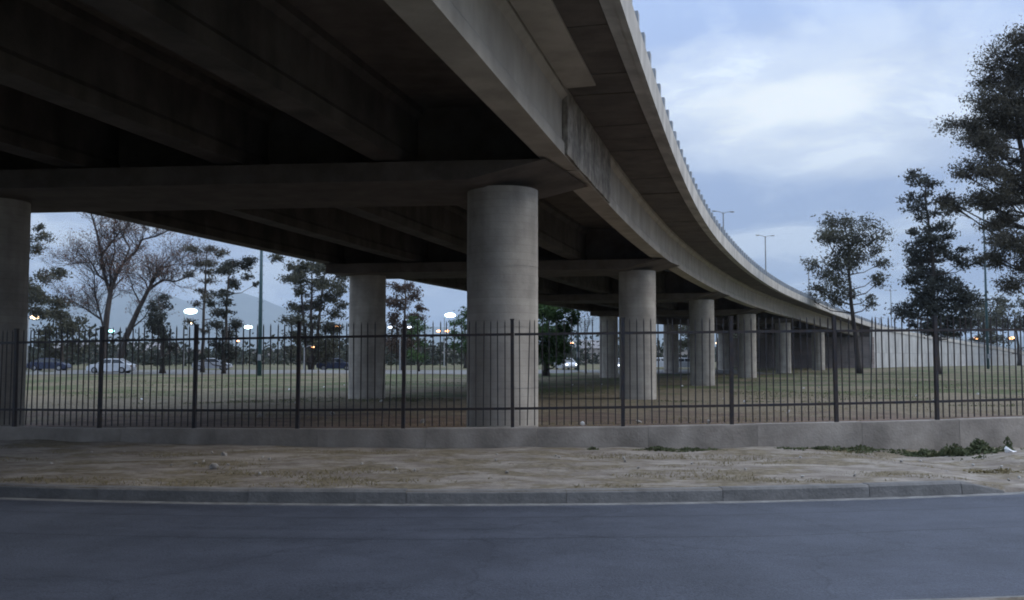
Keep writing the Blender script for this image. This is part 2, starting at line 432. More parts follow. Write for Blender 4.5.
    rr = ramp(nd, [(0.3, 0.55), (0.7, 0.72)], 'LINEAR'); lk.new(bn.outputs['Fac'], rr.inputs[0])
    lk.new(rr.outputs[0], p.inputs['Roughness'])
    b = N(nd, 'ShaderNodeBump'); b.inputs['Strength'].default_value = 0.35; b.inputs['Distance'].default_value = 0.008
    lk.new(fn.outputs['Fac'], b.inputs['Height']); lk.new(b.outputs[0], p.inputs['Normal'])
    return m


M_GROUND, M_VERGE, M_ROAD = ground_material(), verge_material(), road_material()

# ------------------------------------------------------------------ object helpers


def mesh(name, verts, faces, mat, smooth=False):
    me = bpy.data.meshes.new(name)
    me.from_pydata([tuple(v) for v in verts], [], faces)
    me.materials.append(mat)
    if smooth:
        me.shade_smooth()
    me.update()
    return me


def link(name, data, parent=None, loc=None, rot=None, kind=None):
    o = bpy.data.objects.new(name, data)
    COL.objects.link(o)
    if parent:
        o.parent = parent
    if loc is not None:
        o.location = loc
    if rot is not None:
        o.rotation_euler = rot
    if kind:
        o['kind'] = kind
    return o


def thing(name, label, cat, loc=(0, 0, 0), rz=0, group=None):
    o = bpy.data.objects.new(name, None)
    COL.objects.link(o)
    o.empty_display_size = 0.3
    o.location = loc
    o.rotation_euler = (0, 0, rz)
    return tag(o, label, cat, group)


def tag(o, label, cat, group=None):
    o['label'] = label
    o['category'] = cat
    if group:
        o['group'] = group
    return o


def copy_tree(o, parent=None):
    c = o.copy()
    COL.objects.link(c)
    c.parent = parent
    for ch in list(o.children):
        copy_tree(ch, c)
    return c


class MB:
    def __init__(s):
        s.v, s.f = [], []

    def add(s, v, f):
        n = len(s.v)
        s.v += [tuple(x) for x in v]
        s.f += [tuple(i + n for i in q) for q in f]
        return s

    def box(s, x0, x1, y0, y1, z0, z1, M=None):
        v = [Vector(p) for p in ((x0, y0, z0), (x1, y0, z0), (x1, y1, z0), (x0, y1, z0),
                                 (x0, y0, z1), (x1, y0, z1), (x1, y1, z1), (x0, y1, z1))]
        if M:
            v = [M @ p for p in v]
        return s.add(v, [(0, 3, 2, 1), (4, 5, 6, 7), (0, 1, 5, 4), (1, 2, 6, 5), (2, 3, 7, 6), (3, 0, 4, 7)])

    def tube(s, pts, radii, n=6, cap=True):
        pts = [Vector(p) for p in pts]
        base = len(s.v)
        prev = None
        for i, p in enumerate(pts):
            d = (pts[min(i + 1, len(pts) - 1)] - pts[max(i - 1, 0)])
            d = d.normalized() if d.length > 1e-9 else Vector((0, 0, 1))
            if prev is None:
                a = d.orthogonal().normalized()
            else:
                a = (prev - d * prev.dot(d))
                a = a.normalized() if a.length > 1e-6 else d.orthogonal().normalized()
            prev = a
            b = d.cross(a)
            for k in range(n):
                t = 2 * PI * k / n
                s.v.append(tuple(p + (a * math.cos(t) + b * math.sin(t)) * radii[i]))
        for i in range(len(pts) - 1):
            for k in range(n):
                a0 = base + i * n + k
                a1 = base + i * n + (k + 1) % n
                s.f.append((a0, a1, a1 + n, a0 + n))
        if cap:
            s.f.append(tuple(base + k for k in range(n))[::-1])
            s.f.append(tuple(base + (len(pts) - 1) * n + k for k in range(n)))
        return s

    def ellipsoid(s, c, r, nu=10, nv=6):
        v, f = [], []
        for j in range(nv + 1):
            ph = PI * j / nv
            for i in range(nu):
                th = 2 * PI * i / nu
                v.append((c[0] + r[0] * math.sin(ph) * math.cos(th), c[1] + r[1] * math.sin(ph) * math.sin(th), c[2] + r[2] * math.cos(ph)))
        for j in range(nv):
            for i in range(nu):
                a, b = j * nu + i, j * nu + (i + 1) % nu
                f.append((a, a + nu, b + nu, b))
        return s.add(v, f)

    def loft(s, sections, closed_ring=True, caps=True):
        """sections: list of rings of 3-D points"""
        base = len(s.v)
        n = len(sections[0])
        for r in sections:
            s.v += [tuple(p) for p in r]
        m = n if closed_ring else n - 1
        for i in range(len(sections) - 1):
            for k in range(m):
                a = base + i * n + k
                b = base + i * n + (k + 1) % n
                s.f.append((a, a + n, b + n, b))
        if caps and closed_ring:
            s.f.append(tuple(base + k for k in range(n)))
            s.f.append(tuple(base + (len(sections) - 1) * n + k for k in range(n))[::-1])
        return s

    def mesh(s, name, mat, smooth=False):
        return mesh(name, s.v, s.f, mat, smooth)

    def build(s, name, mat, parent=None, kind=None, smooth=False, loc=None, rot=None):
        return link(name, s.mesh(name, mat, smooth), parent, loc, rot, kind)


# ------------------------------------------------------------------ bridge geometry line
TH0, KB = math.radians(14.5), 1 / 417.0
CX, CY = -0.2, 20.0


S_AB = 121.0          # station of the abutment
KR2 = 1 / 150.0


def ctr(s):
    if s <= S_AB:
        th = TH0 + KB * s
        return CX - (math.cos(th) - math.cos(TH0)) / KB, CY + (math.sin(th) - math.sin(TH0)) / KB, th
    x0, y0, t0 = ctr(S_AB)
    th = t0 + KR2 * (s - S_AB)
    return x0 - (math.cos(th) - math.cos(t0)) / KR2, y0 + (math.sin(th) - math.sin(t0)) / KR2, th


def P(s, w, z):
    x, y, th = ctr(s)
    f = min(1.0, max(0.0, (25 - s) / 35))
    w = w + 0.40 * f * f * (3 - 2 * f)          # the deck widens slightly towards its near end
    return (x + w * math.cos(th), y - w * math.sin(th), z + 0.011 * (min(w, 1.3) - 1.3))


def zg(s):            # level of the girder bottoms
    if s < 75:
        return 5.55
    if s < S_AB:
        return 5.55 - 0.95 * ((s - 75) / 46) ** 1.6
    return float(np.interp(s, [121, 131, 147, 163, 179, 187, 195, 203, 210], [4.6, 4.28, 3.75, 3.0, 1.95, 1.2, 0.35, -0.6, -1.35]))


BENT = (-11.1, 0.5)


def kap(s):
    th = ctr(s)[2]
    return (11.1 * math.sin(th) - 0.5 * math.cos(th)) / (11.1 * math.cos(th) + 0.5 * math.sin(th))


ROWS = [0.0, 19.5, 39.8, 60.1, 79.9, 101.0]

# ------------------------------------------------------------------ ground, road, verge
FC, FR = (1.0, 45.2), 30.0             # fence wall arc


def arcpt(C, R, t, off=0.0, lim=14.0):
    """point at arc length t (0 = nearest the camera) on a line that is an arc for |t|<lim and straight beyond;
       off > 0 moves towards the camera side"""
    a = max(-lim, min(lim, t)) / R
    rr = R + off
    x, y = C[0] + rr * math.sin(a), C[1] - rr * math.cos(a)
    rest = t - a * R
    return Vector((x + rest * math.cos(a), y + rest * math.sin(a), 0)), a


def fence_top(x):
    return 0.49 + 0.012 * max(-20, min(20, x))


def nz(x, y, f=1.0):
    return mn.noise(Vector((x * f, y * f, 0.3)))


def gheight(x, y):
    d = math.hypot(x, y)
    z = 0.10 - 0.16 * min(1, max(0, (d - 18) / 22)) + 0.30 * min(1, max(0, (d - 60) / 80))
    if d < 260:
        z += 0.05 * nz(x, y, 0.25) + 0.02 * nz(x, y, 1.1)
    if d > 60:   # low earth banks
        z += 0.35 * math.exp(-((x + 19) / 7) ** 2 - ((y - 96) / 6) ** 2)
        z += 0.30 * math.exp(-((x - 5) / 5) ** 2 - ((y - 98) / 6) ** 2)
    return z


def fence_radius(ang):
    dxr, dyr = math.sin(ang), math.cos(ang)
    best = None
    prevp = None
    for i in range(-110, 111):
        q, _ = arcpt(FC, FR, i * 0.5, -0.12)
        if prevp is not None:
            # intersect ray with segment
            ex, ey = q.x - prevp.x, q.y - prevp.y
            det = dxr * (-ey) + dyr * ex
            if abs(det) > 1e-9:
                r = (prevp.x * (-ey) + prevp.y * ex) / det
                u = (dxr * prevp.y - dyr * prevp.x) / det
                if r > 0 and -1e-6 <= u <= 1 + 1e-6 and (best is None or r < best):
                    best = r
        prevp = q
    return best


def build_ground():
    angs = [math.radians(a) for a in np.concatenate([np.arange(-180, -40, 4.0), np.arange(-40, 40, 0.5), np.arange(40, 180.1, 4.0)])]
    near = [0.0, 0.35, 0.8, 0.98]
    far = [0.0, 0.12, 0.6, 1.2, 2, 3, 4, 5.2, 6.5, 8, 10, 12, 14.5, 17, 20, 24, 28, 33, 38, 44, 50, 57, 64, 72, 80, 90, 100, 112, 125, 140,
           160, 190, 230, 300, 420, 650, 1100, 2200, 4500, 9500]
    V, F = [], []
    n = len(near) + len(far)
    for a in angs:
        rf = fence_radius(a)
        inside = rf is not None
        rf0 = rf if inside else 40.0
        for t in near:
            r = rf0 * t
            V.append((r * math.sin(a), r * math.cos(a), -0.09))
        for t in far:
            r = rf0 + t
            x, y = r * math.sin(a), r * math.cos(a)
            z = gheight(x, y) if (inside and t > 0) else -0.09
            if t > 300:
                z = 0.3
            V.append((x, y, z))
    na = len(angs)
    for i in range(na - 1):
        for k in range(n - 1):
            a, b = i * n + k, (i + 1) * n + k
            F.append((a, b, b + 1, a + 1))
    o = link('ground', mesh('ground', V, F, M_GROUND, True), kind='structure')
    return o


build_ground()


def strip(name, C, R, offs_z, mat, t0=-60, t1=60, step=0.5, lim=14, parent=None, kind='structure', zfun=None):
    V, F = [], []
    ts = np.arange(t0, t1 + 1e-6, step)
    n = len(offs_z)
    for t in ts:
        for off, z in offs_z:
            q, _ = arcpt(C, R, t, off, lim)
            zz = z if zfun is None else zfun(q.x, q.y, off, z)
            V.append((q.x, q.y, zz))
    for i in range(len(ts) - 1):
        for k in range(n - 1):
            a = i * n + k
            F.append((a, a + 1, a + n + 1, a + n))
    me = mesh(name, V, F, mat, True)
    return link(name, me, parent, kind=kind)


strip('road', KC, KR, [(0.05, 0.0), (1.0, 0.015), (2.2, 0.03), (3.3, 0.015), (4.5, 0.0)], M_ROAD, step=0.5)
strip('gutter', KC, KR, [(-0.02, 0.006), (0.12, 0.006), (0.13, -0.02)], M_GUTTER, step=0.4)
strip('near_gutter', KC, KR, [(4.36, -0.02), (4.37, 0.02), (4.45, 0.022)], M_GUTTER, step=0.4)
strip('near_roadside', KC, KR, [(4.42, -0.02), (4.46, 0.035), (4.9, 0.03), (5.3, 0.025)], M_VERGE, step=0.5)
strip('added_near_grass', KC, KR, [(5.25, 0.0), (5.3, 0.03), (6, 0.03), (9, 0.02), (16, 0.0), (40, -0.05)], material('added_near_turf', (0.075, 0.085, 0.04), (0.035, 0.045, 0.02), 3, bump=0.8, bscale=30), step=0.5)  # unseen strip, added dark to cut light bounced up under the deck

KERB_END = 6.72      # arc length at which the kerb stops (right)


def verge():
    """dirt strip between kerb and wall, dropping to a dirt hollow on the right"""
    V, F = [], []
    ts = np.arange(-60, 60.01, 0.22)
    n = 17
    for t in ts:
        a, _ = arcpt(KC, KR, t, -0.02)
        q, _ = arcpt(FC, FR, t * (31.0 / 29.0) - 1.7, 0.02)
        for k in range(n):
            u = k / (n - 1)
            x, y = a.x + (q.x - a.x) * u, a.y + (q.y - a.y) * u
            drop = 1 / (1 + math.exp(-(x - (5.95 - 0.7 * u + 0.4 * nz(x, y, 1.0))) * 5))
            z = 0.142 + 0.03 * u + 0.035 * nz(x, y, 0.9) * min(1, u * 5) + 0.015 * nz(x, y, 3.1) * min(1, u * 5)
            z2 = 0.012 + 0.07 * u + 0.05 * nz(x, y, 1.6) + 0.16 * math.exp(-((x - 7.9) / 0.9) ** 2 - ((u - 0.62) / 0.2) ** 2)
            z = z * (1 - drop) + max(z2, 0.01) * drop
            if k == 0:
                z = min(z, 0.142)
                V.append((x, y, -0.04))
            V.append((x, y, z))
    n += 1
    for i in range(len(ts) - 1):
        for k in range(n - 1):
            a = i * n + k
            F.append((a, a + n, a + n + 1, a + 1))
    link('verge', mesh('verge', V, F, M_VERGE, True), kind='structure')


verge()


def verge_z(x, y):
    drop = 1 / (1 + math.exp(-(x - 5.6) * 5))
    return 0.165 * (1 - drop) + 0.07 * drop


# kerb of separate stones
kerb = link('kerb', None, kind='structure')


def kerb_stone(t0, t1, dz=0.0, end=False):
    secs = []
    m = 5
    for i in range(m + 1):
        t = t0 + (t1 - t0) * i / m
        zt = 0.15 + dz
        if end:
            zt = 0.15 - 0.11 * (i / m) ** 1.5
        ring = []
        for off, z in ((-0.15, -0.05), (-0.15, zt), (-0.03, zt), (-0.005, zt - 0.025), (0.012, -0.05)):
            q, _ = arcpt(KC, KR, t, off)
            ring.append((q.x, q.y, z))
        secs.append(ring)
    MB().loft(secs).build('kerb_stone', M_KERB, kerb)


t = -25.0
while t < KERB_END - 0.7:
    L = 1.76
    t2 = min(t + L, KERB_END - 0.6)
    kerb_stone(t + 0.003, t2 - 0.003, random.uniform(-0.006, 0.006))
    t = t2
kerb_stone(t + 0.006, KERB_END, 0, True)

# ------------------------------------------------------------------ low wall with iron fence
wall = thing('low_wall', 'long low grey plastered wall between the dirt verge and the field, carrying the black fence', 'wall')
BAY = 1.775
TS = [0.78 + BAY * i + 0.045 * max(0, i - 2) - 0.06 * max(0, -3 - i) for i in range(-9, 9)]
for i in range(-14, 14):
    t0 = 0.78 + BAY * (i + 0.22)
    t1 = t0 + BAY - 0.005
    secs = []
    for j in range(5):
        t = t0 + (t1 - t0) * j / 4
        ring = []
        x = arcpt(FC, FR, t)[0].x
        zt = fence_top(x) + 0.004 * math.sin(i * 2.3)
        for off, z in ((-0.2, -0.15), (-0.2, zt), (0.0, zt), (0.004 + 0.004 * math.sin(i * 5.1), zt - 0.015), (0.012, -0.15)):
            q, _ = arcpt(FC, FR, t, off)
            ring.append((q.x, q.y, z))
        secs.append(ring)
    MB().loft(secs).build('wall_section', M_WALL, wall)

fence = thing('fence', 'black iron picket fence standing on the low wall in front of the overpass', 'fence', arcpt(FC, FR, 0, -0.1)[0][:])
fence_off = Vector(fence.location)
post_me = MB().box(-0.028, 0.028, -0.028, 0.028, 0, 1.73).box(-0.034, 0.034, -0.034, 0.034, 1.731, 1.75).mesh('post', M_IRON)
pick_mb = MB().box(-0.008, 0.008, -0.008, 0.008, 0.03, 1.68)
pick_mb.add([(-0.008, -0.008, 1.6805), (0.008, -0.008, 1.6805), (0.008, 0.008, 1.6805), (-0.008, 0.008, 1.6805), (0, 0, 1.735)],
            [(0, 1, 4), (1, 2, 4), (2, 3, 4), (3, 0, 4), (3, 2, 1, 0)])
pick_me = pick_mb.mesh('picket', M_IRON)
for i, t in enumerate(TS):
    q, a = arcpt(FC, FR, t, -0.1)
    link('post', post_me, fence, Vector((q.x, q.y, fence_top(q.x) - 0.01)) - fence_off, (random.uniform(-0.006, 0.006), random.uniform(-0.007, 0.007), a))
    if i == len(TS) - 1:
        break
    q2, _ = arcpt(FC, FR, TS[i + 1], -0.1)
    dv = q2 - q
    dv.z = fence_top(q2.x) - fence_top(q.x)
    az = math.atan2(dv.y, dv.x)
    for h in (0.30, 1.49):
        Mx = Matrix.Translation(Vector((q.x, q.y, fence_top(q.x) + h)) - fence_off) @ Matrix.Rotation(az, 4, 'Z') @ Matrix.Rotation(-math.asin(dv.z / dv.length), 4, 'Y')
        MB().box(0.031, dv.length - 0.031, -0.018, 0.018, -0.02, 0.02, Mx).build('rail', M_IRON, fence)
    for k in range(1, 15):
        f = k / 15
        x, y = q.x + dv.x * f, q.y + dv.y * f
        link('picket', pick_me, fence, Vector((x, y, fence_top(q.x) + dv.z * f)) - fence_off,
             (random.uniform(-0.008, 0.008), random.uniform(-0.008, 0.008) + (0.03 if random.random() < 0.03 else 0), az))

# ------------------------------------------------------------------ the overpass
bridge = thing('overpass', 'long curving concrete road overpass on round columns, sweeping from overhead to the far right', 'overpass')


def frange(a, b, step):
    n = max(1, int(round((b - a) / step)))
    return [a + (b - a) * i / n for i in range(n + 1)]


# deck slab
secs = []
for s in frange(-27, S_AB + 0.6, 2.0):
    z = zg(s)
    secs.append([P(s, -13.8, z + 1.36), P(s, -13.8, z + 1.60), P(s, 2.60, z + 1.60), P(s, 2.60, z + 1.36)])
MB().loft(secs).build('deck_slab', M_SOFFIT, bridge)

# cantilever soffit: boards of precast plank under the outer edge, open joints between
for i, s in enumerate(np.arange(-14.0, S_AB - 0.5, 1.32)):
    dz = random.uniform(-0.012, 0.012)
    secs = []
    for j in range(3):
        ss = s + 1.29 * j / 2
        z = zg(ss) + dz
        secs.append([P(ss, 1.34, z + 1.30), P(ss, 1.34, z + 1.355), P(ss, 2.585, z + 1.355), P(ss, 2.585, z + 1.30)])
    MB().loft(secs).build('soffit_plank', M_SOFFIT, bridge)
# fascia beams, in lengths
for sgn, wa, wb in ((1, 2.605, 2.92), (-1, -14.1, -13.805)):
    for s in np.arange(-26.0, S_AB, 6.5):
        e = min(s + 6.488, S_AB + 0.5)
        secs = []
        for ss in frange(s, e, 1.3):
            z = zg(ss)
            if sgn > 0:
                ring = [(wa, 1.26), (wa, 1.80), (wb - 0.1, 1.80), (wb, 1.78), (wb, 1.22), (wb - 0.10, 1.22), (wb - 0.11, 1.25)]
            else:
                ring = [(wa, 1.24), (wa, 1.80), (wb, 1.80), (wb, 1.24)]
            secs.append([P(ss, w, z + h) for w, h in ring])
        MB().loft(secs).build('fascia_beam', M_FASCIA, bridge)
# railing posts and rails on the outer edge
rp = MB().box(-0.07, 0.07, -0.11, 0.11, 0, 0.40).mesh('railing_post', M_POST)
for s in np.arange(-12.0, S_AB + 1, 1.16):
    x, y, z = P(s, 2.80, zg(s) + 1.79)
    link('railing_post', rp, bridge, (x, y, z), (0, 0, PI / 2 - ctr(s)[2] + PI / 2))
for h in (1.88, 2.05):
    for s in np.arange(-12, S_AB, 11.6):
        secs = []
        for ss in frange(s, min(s + 11.58, S_AB + 0.4), 1.16):
            z = zg(ss) + h
            secs.append([P(ss, 2.55, z), P(ss, 2.55, z + 0.13), P(ss, 2.685, z + 0.13), P(ss, 2.685, z)])
        MB().loft(secs).build('guard_rail', M_POST, bridge)
for s in np.arange(-26, S_AB, 11.6):
    secs = []
    for ss in frange(s, min(s + 11.58, S_AB + 0.4), 1.93):
        z = zg(ss) + 1.802
        secs.append([P(ss, -14.05, z), P(ss, -14.05, z + 0.5), P(ss, -13.83, z + 0.5), P(ss, -13.83, z)])
    MB().loft(secs).build('guard_rail', M_POST, bridge)

GW = [1.0, -2.22, -5.35, -8.5, -11.85]


def girder_ring(s, w, wide):
    z = zg(s)
    b = 0.26
    tf = wide
    pr = [(-b, 0), (-b, 0.24), (-0.20, 0.33), (-0.20, 1.10), (-0.36, 1.20), (-0.36, 1.345), (tf, 1.345), (tf, 1.285 if tf > 0.4 else 1.20),
          (0.21, 1.10), (0.21, 0.33), (b, 0.24), (b, 0)]
    return [P(s, w + dw, z + h) for dw, h in pr]


ENDS = ROWS + [S_AB]
S_NEAR = -24.0        # the near abutment, added unseen behind the camera
for r in range(len(ENDS)):
    for gi, w in enumerate(GW):
        if r == 0:
            a, b = S_NEAR - 0.3 + w * kap(S_NEAR), ROWS[0] + w * kap(ROWS[0])
        else:
            a = ENDS[r - 1] + w * kap(ENDS[r - 1])
            b = ENDS[r] + w * kap(ENDS[r])
            if r == len(ENDS) - 1:
                b += 0.5
        wide = 0.66 if (gi == 0 and r in (0, 1)) else 0.33
        if wide > 0.4:
            wide = 0.32
        secs = [girder_ring(s, w, wide) for s in frange(a + 0.04, b - 0.04, 2.2)]
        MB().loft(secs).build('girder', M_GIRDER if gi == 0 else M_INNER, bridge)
# wide top flange slab beside the outer girder of the near span
secs = []
for s in frange(-23, -1.6, 1.5):
    z = zg(s)
    secs.append([P(s, 1.345, z + 1.235), P(s, 1.345, z + 1.293), P(s, 1.93, z + 1.293), P(s, 1.93, z + 1.25)])
MB().loft(secs).build('flange_slab', M_GIRDER, bridge)

# bents: columns, cap, bearings, diaphragms, cast end blocks on the outer girder
col_mb = MB()
lifts = [(0, 1.25), (1.262, 2.50), (2.512, 3.75), (3.762, 5.40)]
ring_n = 48
for li, (za, zb) in enumerate(lifts):
    col_mb.loft([[(0.75 * math.cos(2 * PI * k / ring_n), 0.75 * math.sin(2 * PI * k / ring_n), z) for k in range(ring_n)][::-1] for z in (za, zb)], caps=False)
    if li < 3:      # recessed joint between two lifts
        col_mb.loft([[(0.742 * math.cos(2 * PI * k / ring_n), 0.742 * math.sin(2 * PI * k / ring_n), z) for k in range(ring_n)][::-1] for z in (zb - 0.01, zb + 0.022)], caps=False)
col_me = col_mb.mesh('column', M_COLUMN)
for p_ in col_me.polygons:
    p_.use_smooth = len(p_.vertices) == 4
pad_me = MB().box(-0.2, 0.2, -0.16, 0.16, 0, 0.052).mesh('bearing_pad', M_TYRE)
for ri, s in enumerate(ROWS):
    x0, y0, th = ctr(s)
    zt = zg(s) - 0.43
    for f in (0.0, 1.0):
        x, y = x0 + BENT[0] * f, y0 + BENT[1] * f
        link('column', col_me, bridge, (x, y, zt - 5.4 + 0.01 - 0.02 * f), (0, 0, random.uniform(0, 6)))
    ang = math.atan2(BENT[1], BENT[0])
    Mx = Matrix.Translation((x0, y0, 0)) @ Matrix.Rotation(ang, 4, 'Z')
    cb = MB()
    cw = 1.55
    tn = math.tan(th - (math.atan2(-BENT[1], -BENT[0])) * 1.0)

    def ringf(X):
        r4 = []
        for yy, zz in ((1, 0), (1, 0.38), (-1, 0.38), (-1, 0)):
            yl = yy * cw                      # local +Y of the bent frame points to the camera side
            xx = X + yl * tn
            r4.append(Mx @ Vector((xx, yl, zt + zz - 0.011 * (xx + 1.3))))
        return r4
    ea, eb = ringf(-1.40), ringf(0.15)
    cb.loft([[eb[0], ea[1], ea[2], eb[3]], ringf(11.95)])
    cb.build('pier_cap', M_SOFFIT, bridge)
    for gi, w in enumerate(GW):
        sm = s + w * kap(s)
        for ds in ((-0.9, 0.9) if gi else ()):
            q = P(sm + ds, w, zg(s) - 0.052)
            link('bearing_pad', pad_me, bridge, q, (0, 0, -th))
        if gi < len(GW) - 1:
            w2 = GW[gi + 1]
            sm2 = s + w2 * kap(s)
            z0, z1 = zg(s) - 0.045, zg(s) + 1.345
            a0, a1 = w - 0.215, w2 + 0.225
            sa, sb = sm - 0.2, sm2 - 0.2
            ring1 = [P(sa, a0, z0), P(sa, a0, z1), P(sa + 0.4, a0, z1), P(sa + 0.4, a0, z0)]
            ring2 = [P(sb, a1, z0), P(sb, a1, z1), P(sb + 0.4, a1, z1), P(sb + 0.4, a1, z0)]
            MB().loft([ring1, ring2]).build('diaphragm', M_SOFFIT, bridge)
    # outer face over the nearest bent is a rougher cast block
    if ri > 0:
        continue
    sm = s + 1.0 * kap(s)
    secs = []
    for ss in frange(sm - 1.5, sm + 4.6, 0.6):
        z = zg(ss)
        j = 0.012 * math.sin(ss * 7.3)
        secs.append([P(ss, 1.22, z + 0.02), P(ss, 1.22, z + 1.29), P(ss, 1.325, z + 1.29), P(ss, 1.325 + j * 0.3, z + 0.18), P(ss, 1.315 + j, z + 0.02)])
    MB().loft(secs).build('end_block', M_BLOCK, bridge)

# ------------------------------------------------------------------ abutment and approach ramp
ramp_t = thing('approach_ramp', 'pale concrete walled ramp descending to the right from the far end of the overpass', 'ramp')
xa, ya, tha = ctr(S_AB)
A = Vector(P(S_AB + 0.6, 2.92, 0)); A.z = 0
Bp = Vector(P(S_AB + 0.6, -14.1, 0)); Bp.z = 0
kk = kap(S_AB)
rows_ab = 5
for r in range(rows_ab):       # courses of the abutment wall
    z0, z1 = -0.3 + r * 0.965, -0.3 + (r + 1) * 0.965 - 0.03
    for c in range(6):
        wa = 2.86 - c * 3.1
        wb = wa - 3.07
        ring1 = [P(S_AB - 0.9 + wa * kk, wa, z0), P(S_AB - 0.9 + wa * kk, wa, z1), P(S_AB + 0.5 + wa * kk, wa, z1), P(S_AB + 0.5 + wa * kk, wa, z0)]
        ring2 = [P(S_AB - 0.9 + wb * kk, wb, z0), P(S_AB - 0.9 + wb * kk, wb, z1), P(S_AB + 0.5 + wb * kk, wb, z1), P(S_AB + 0.5 + wb * kk, wb, z0)]
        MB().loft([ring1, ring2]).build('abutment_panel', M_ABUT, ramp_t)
# ramp body
secs = []
for s in frange(S_AB + 0.62, S_AB + 87, 3.0):
    z = zg(s) + 1.6
    secs.append([P(s, -13.8, -0.4), P(s, -13.8, z), P(s, 2.6, z), P(s, 2.6, -0.4)])
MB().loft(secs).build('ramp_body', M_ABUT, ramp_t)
# facing panels in two courses
s = S_AB + 0.4
i = 0
while s < S_AB + 84:
    e = s + 2.9
    for lo, hi in ((-0.3, 2.3), (2.33, 9.0)):
        pts = []
        ok = True
        secs = []
        for ss in (s, (s + e) / 2, e):
            top = min(hi, zg(ss) + 1.27)
            if top <= lo + 0.08:
                ok = False
            o_ = 2.80 + 0.012 * ((i * 7) % 3)
            secs.append([P(ss, 2.605, lo), P(ss, 2.605, top), P(ss, o_, top), P(ss, o_, lo)])
        if ok:
            MB().loft(secs).build('wall_panel', M_PANEL, ramp_t)
    s = e + 0.014
    i += 1
for s in np.arange(S_AB + 0.52, S_AB + 80, 6.5):
    secs = []
    for ss in frange(s, s + 6.48, 1.6):
        z = zg(ss)
        secs.append([P(ss, 2.605, z + 1.28), P(ss, 2.605, z + 1.80), P(ss, 2.92, z + 1.80), P(ss, 2.92, z + 1.28)])
    MB().loft(secs).build('coping_beam', M_FASCIA, ramp_t)
for s in np.arange(S_AB + 2, S_AB + 80, 2.0):
    x, y, z = P(s, 2.76, zg(s) + 1.79)
    link('railing_post', rp, ramp_t, (x, y, z), (0, 0, PI - ctr(s)[2]))
for s in np.arange(S_AB + 1, S_AB + 70, 12):
    secs = []
    for ss in frange(s, s + 11.98, 2):
        z = zg(ss) + 1.95
        secs.append([P(ss, 2.53, z), P(ss, 2.53, z + 0.16), P(ss, 2.645, z + 0.16), P(ss, 2.645, z)])
    MB().loft(secs).build('guard_rail', M_POST, ramp_t)

# near approach: unseen abutment wall and ramp, added to block light from behind left
near = thing('approach_ramp', 'unseen concrete walled ramp added behind the camera to block light from the left', 'ramp')
kn = kap(S_NEAR)
for r in range(5):
    z0, z1 = -0.3 + r * 1.14, -0.3 + (r + 1) * 1.14 - 0.03
    for c in range(5):
        wa = 2.6 - c * 3.25
        wb = wa - 3.22
        rg = lambda w_: [P(S_NEAR - 1.0 + w_ * kn, w_, z0), P(S_NEAR - 1.0 + w_ * kn, w_, z1), P(S_NEAR + 0.3 + w_ * kn, w_, z1), P(S_NEAR + 0.3 + w_ * kn, w_, z0)]
        MB().loft([rg(wa), rg(wb)]).build('abutment_panel', M_ABUT, near)
secs = []
for s in frange(S_NEAR - 115, S_NEAR - 1.2 - 4.2, 5.0):
    z = max(0.1, 7.1 + 0.055 * (s - S_NEAR))
    secs.append([P(s, -13.8, -0.4), P(s, -13.8, z), P(s, 2.6, z), P(s, 2.6, -0.4)])
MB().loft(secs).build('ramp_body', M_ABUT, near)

# metal frame standing against the abutment
q = P(S_AB - 1.6 - 12.8 * kk, -12.6, 0)
fr = thing('metal_frame', 'dark rectangular metal frame standing against the abutment wall under the overpass', 'frame', (q[0], q[1], 0.2), -0.05)
for dx_ in (0.0, 1.0, 2.6):
    MB().box(dx_ - 0.05, dx_ + 0.05, -0.05, 0.05, 0, 2.3).build('upright', M_IRON, fr)
for z_ in (0.75, 1.5, 2.35):
    MB().box(-0.05, 2.65, -0.045, 0.045, z_ - 0.045, z_ + 0.045).build('crossbar', M_IRON, fr)

# ------------------------------------------------------------------ twin-arm lamps on the deck
def deck_lamp():
    t = thing('street_lamp', 'tmp', 'street lamp')
    MB().tube([(0, 0, -0.05), (0, 0, 0.6), (0, 0, 9.6)], [0.13, 0.11, 0.06], 8).build('pole', M_GALV, t)
    for sg in (-1, 1):
        MB().tube([(0, 0, 9.45), (sg * 0.35, 0, 9.62), (sg * 0.75, 0, 9.68)], [0.035, 0.03, 0.028], 6).build('arm', M_GALV, t)
        MB().ellipsoid((sg * 1.0, 0, 9.68), (0.30, 0.14, 0.07)).build('lamp_head', M_GALV, t)
    return t


proto = deck_lamp()
DL = [(725, 98, 'tall unlit twin-armed lamp rising behind the overpass railing, nearest of that row'),
      (767, 115, 'slim unlit twin-armed lamp in open sky, second nearest along the overpass deck'),
      (810.0, 137, 'unlit twin-armed lamp seen against the left edge of the spreading tree beside the ramp'),
      (892, 172, 'small distant unlit twin-armed lamp above the pale ramp, right of the spreading tree'),
      (880, 214, 'farthest and lowest unlit twin-armed lamp just above the start of the pale ramp')]
for i, (u, d, lab) in enumerate(DL):
    o = proto if i == 0 else copy_tree(proto)
    x, y = (u - 512) / FPX * d, d
    # station on the deck
    best = min(np.arange(0, 225, 1.0), key=lambda s: abs(ctr(s)[1] - 6 * -math.sin(ctr(s)[2]) - y))
    o.location = (x, y, zg(best) + 1.6 if i < 4 else 1.0)
    o.rotation_euler = (0, 0, 0.25)
    tag(o, lab, 'street lamp', 'twin-armed lamps along the overpass')
proto_loc = proto.location

# ------------------------------------------------------------------ foliage and trees


def W(u, v, d):
    return Vector(((u - 512) / FPX * d, d, 1.6 + (358 - v) / FPX * d))


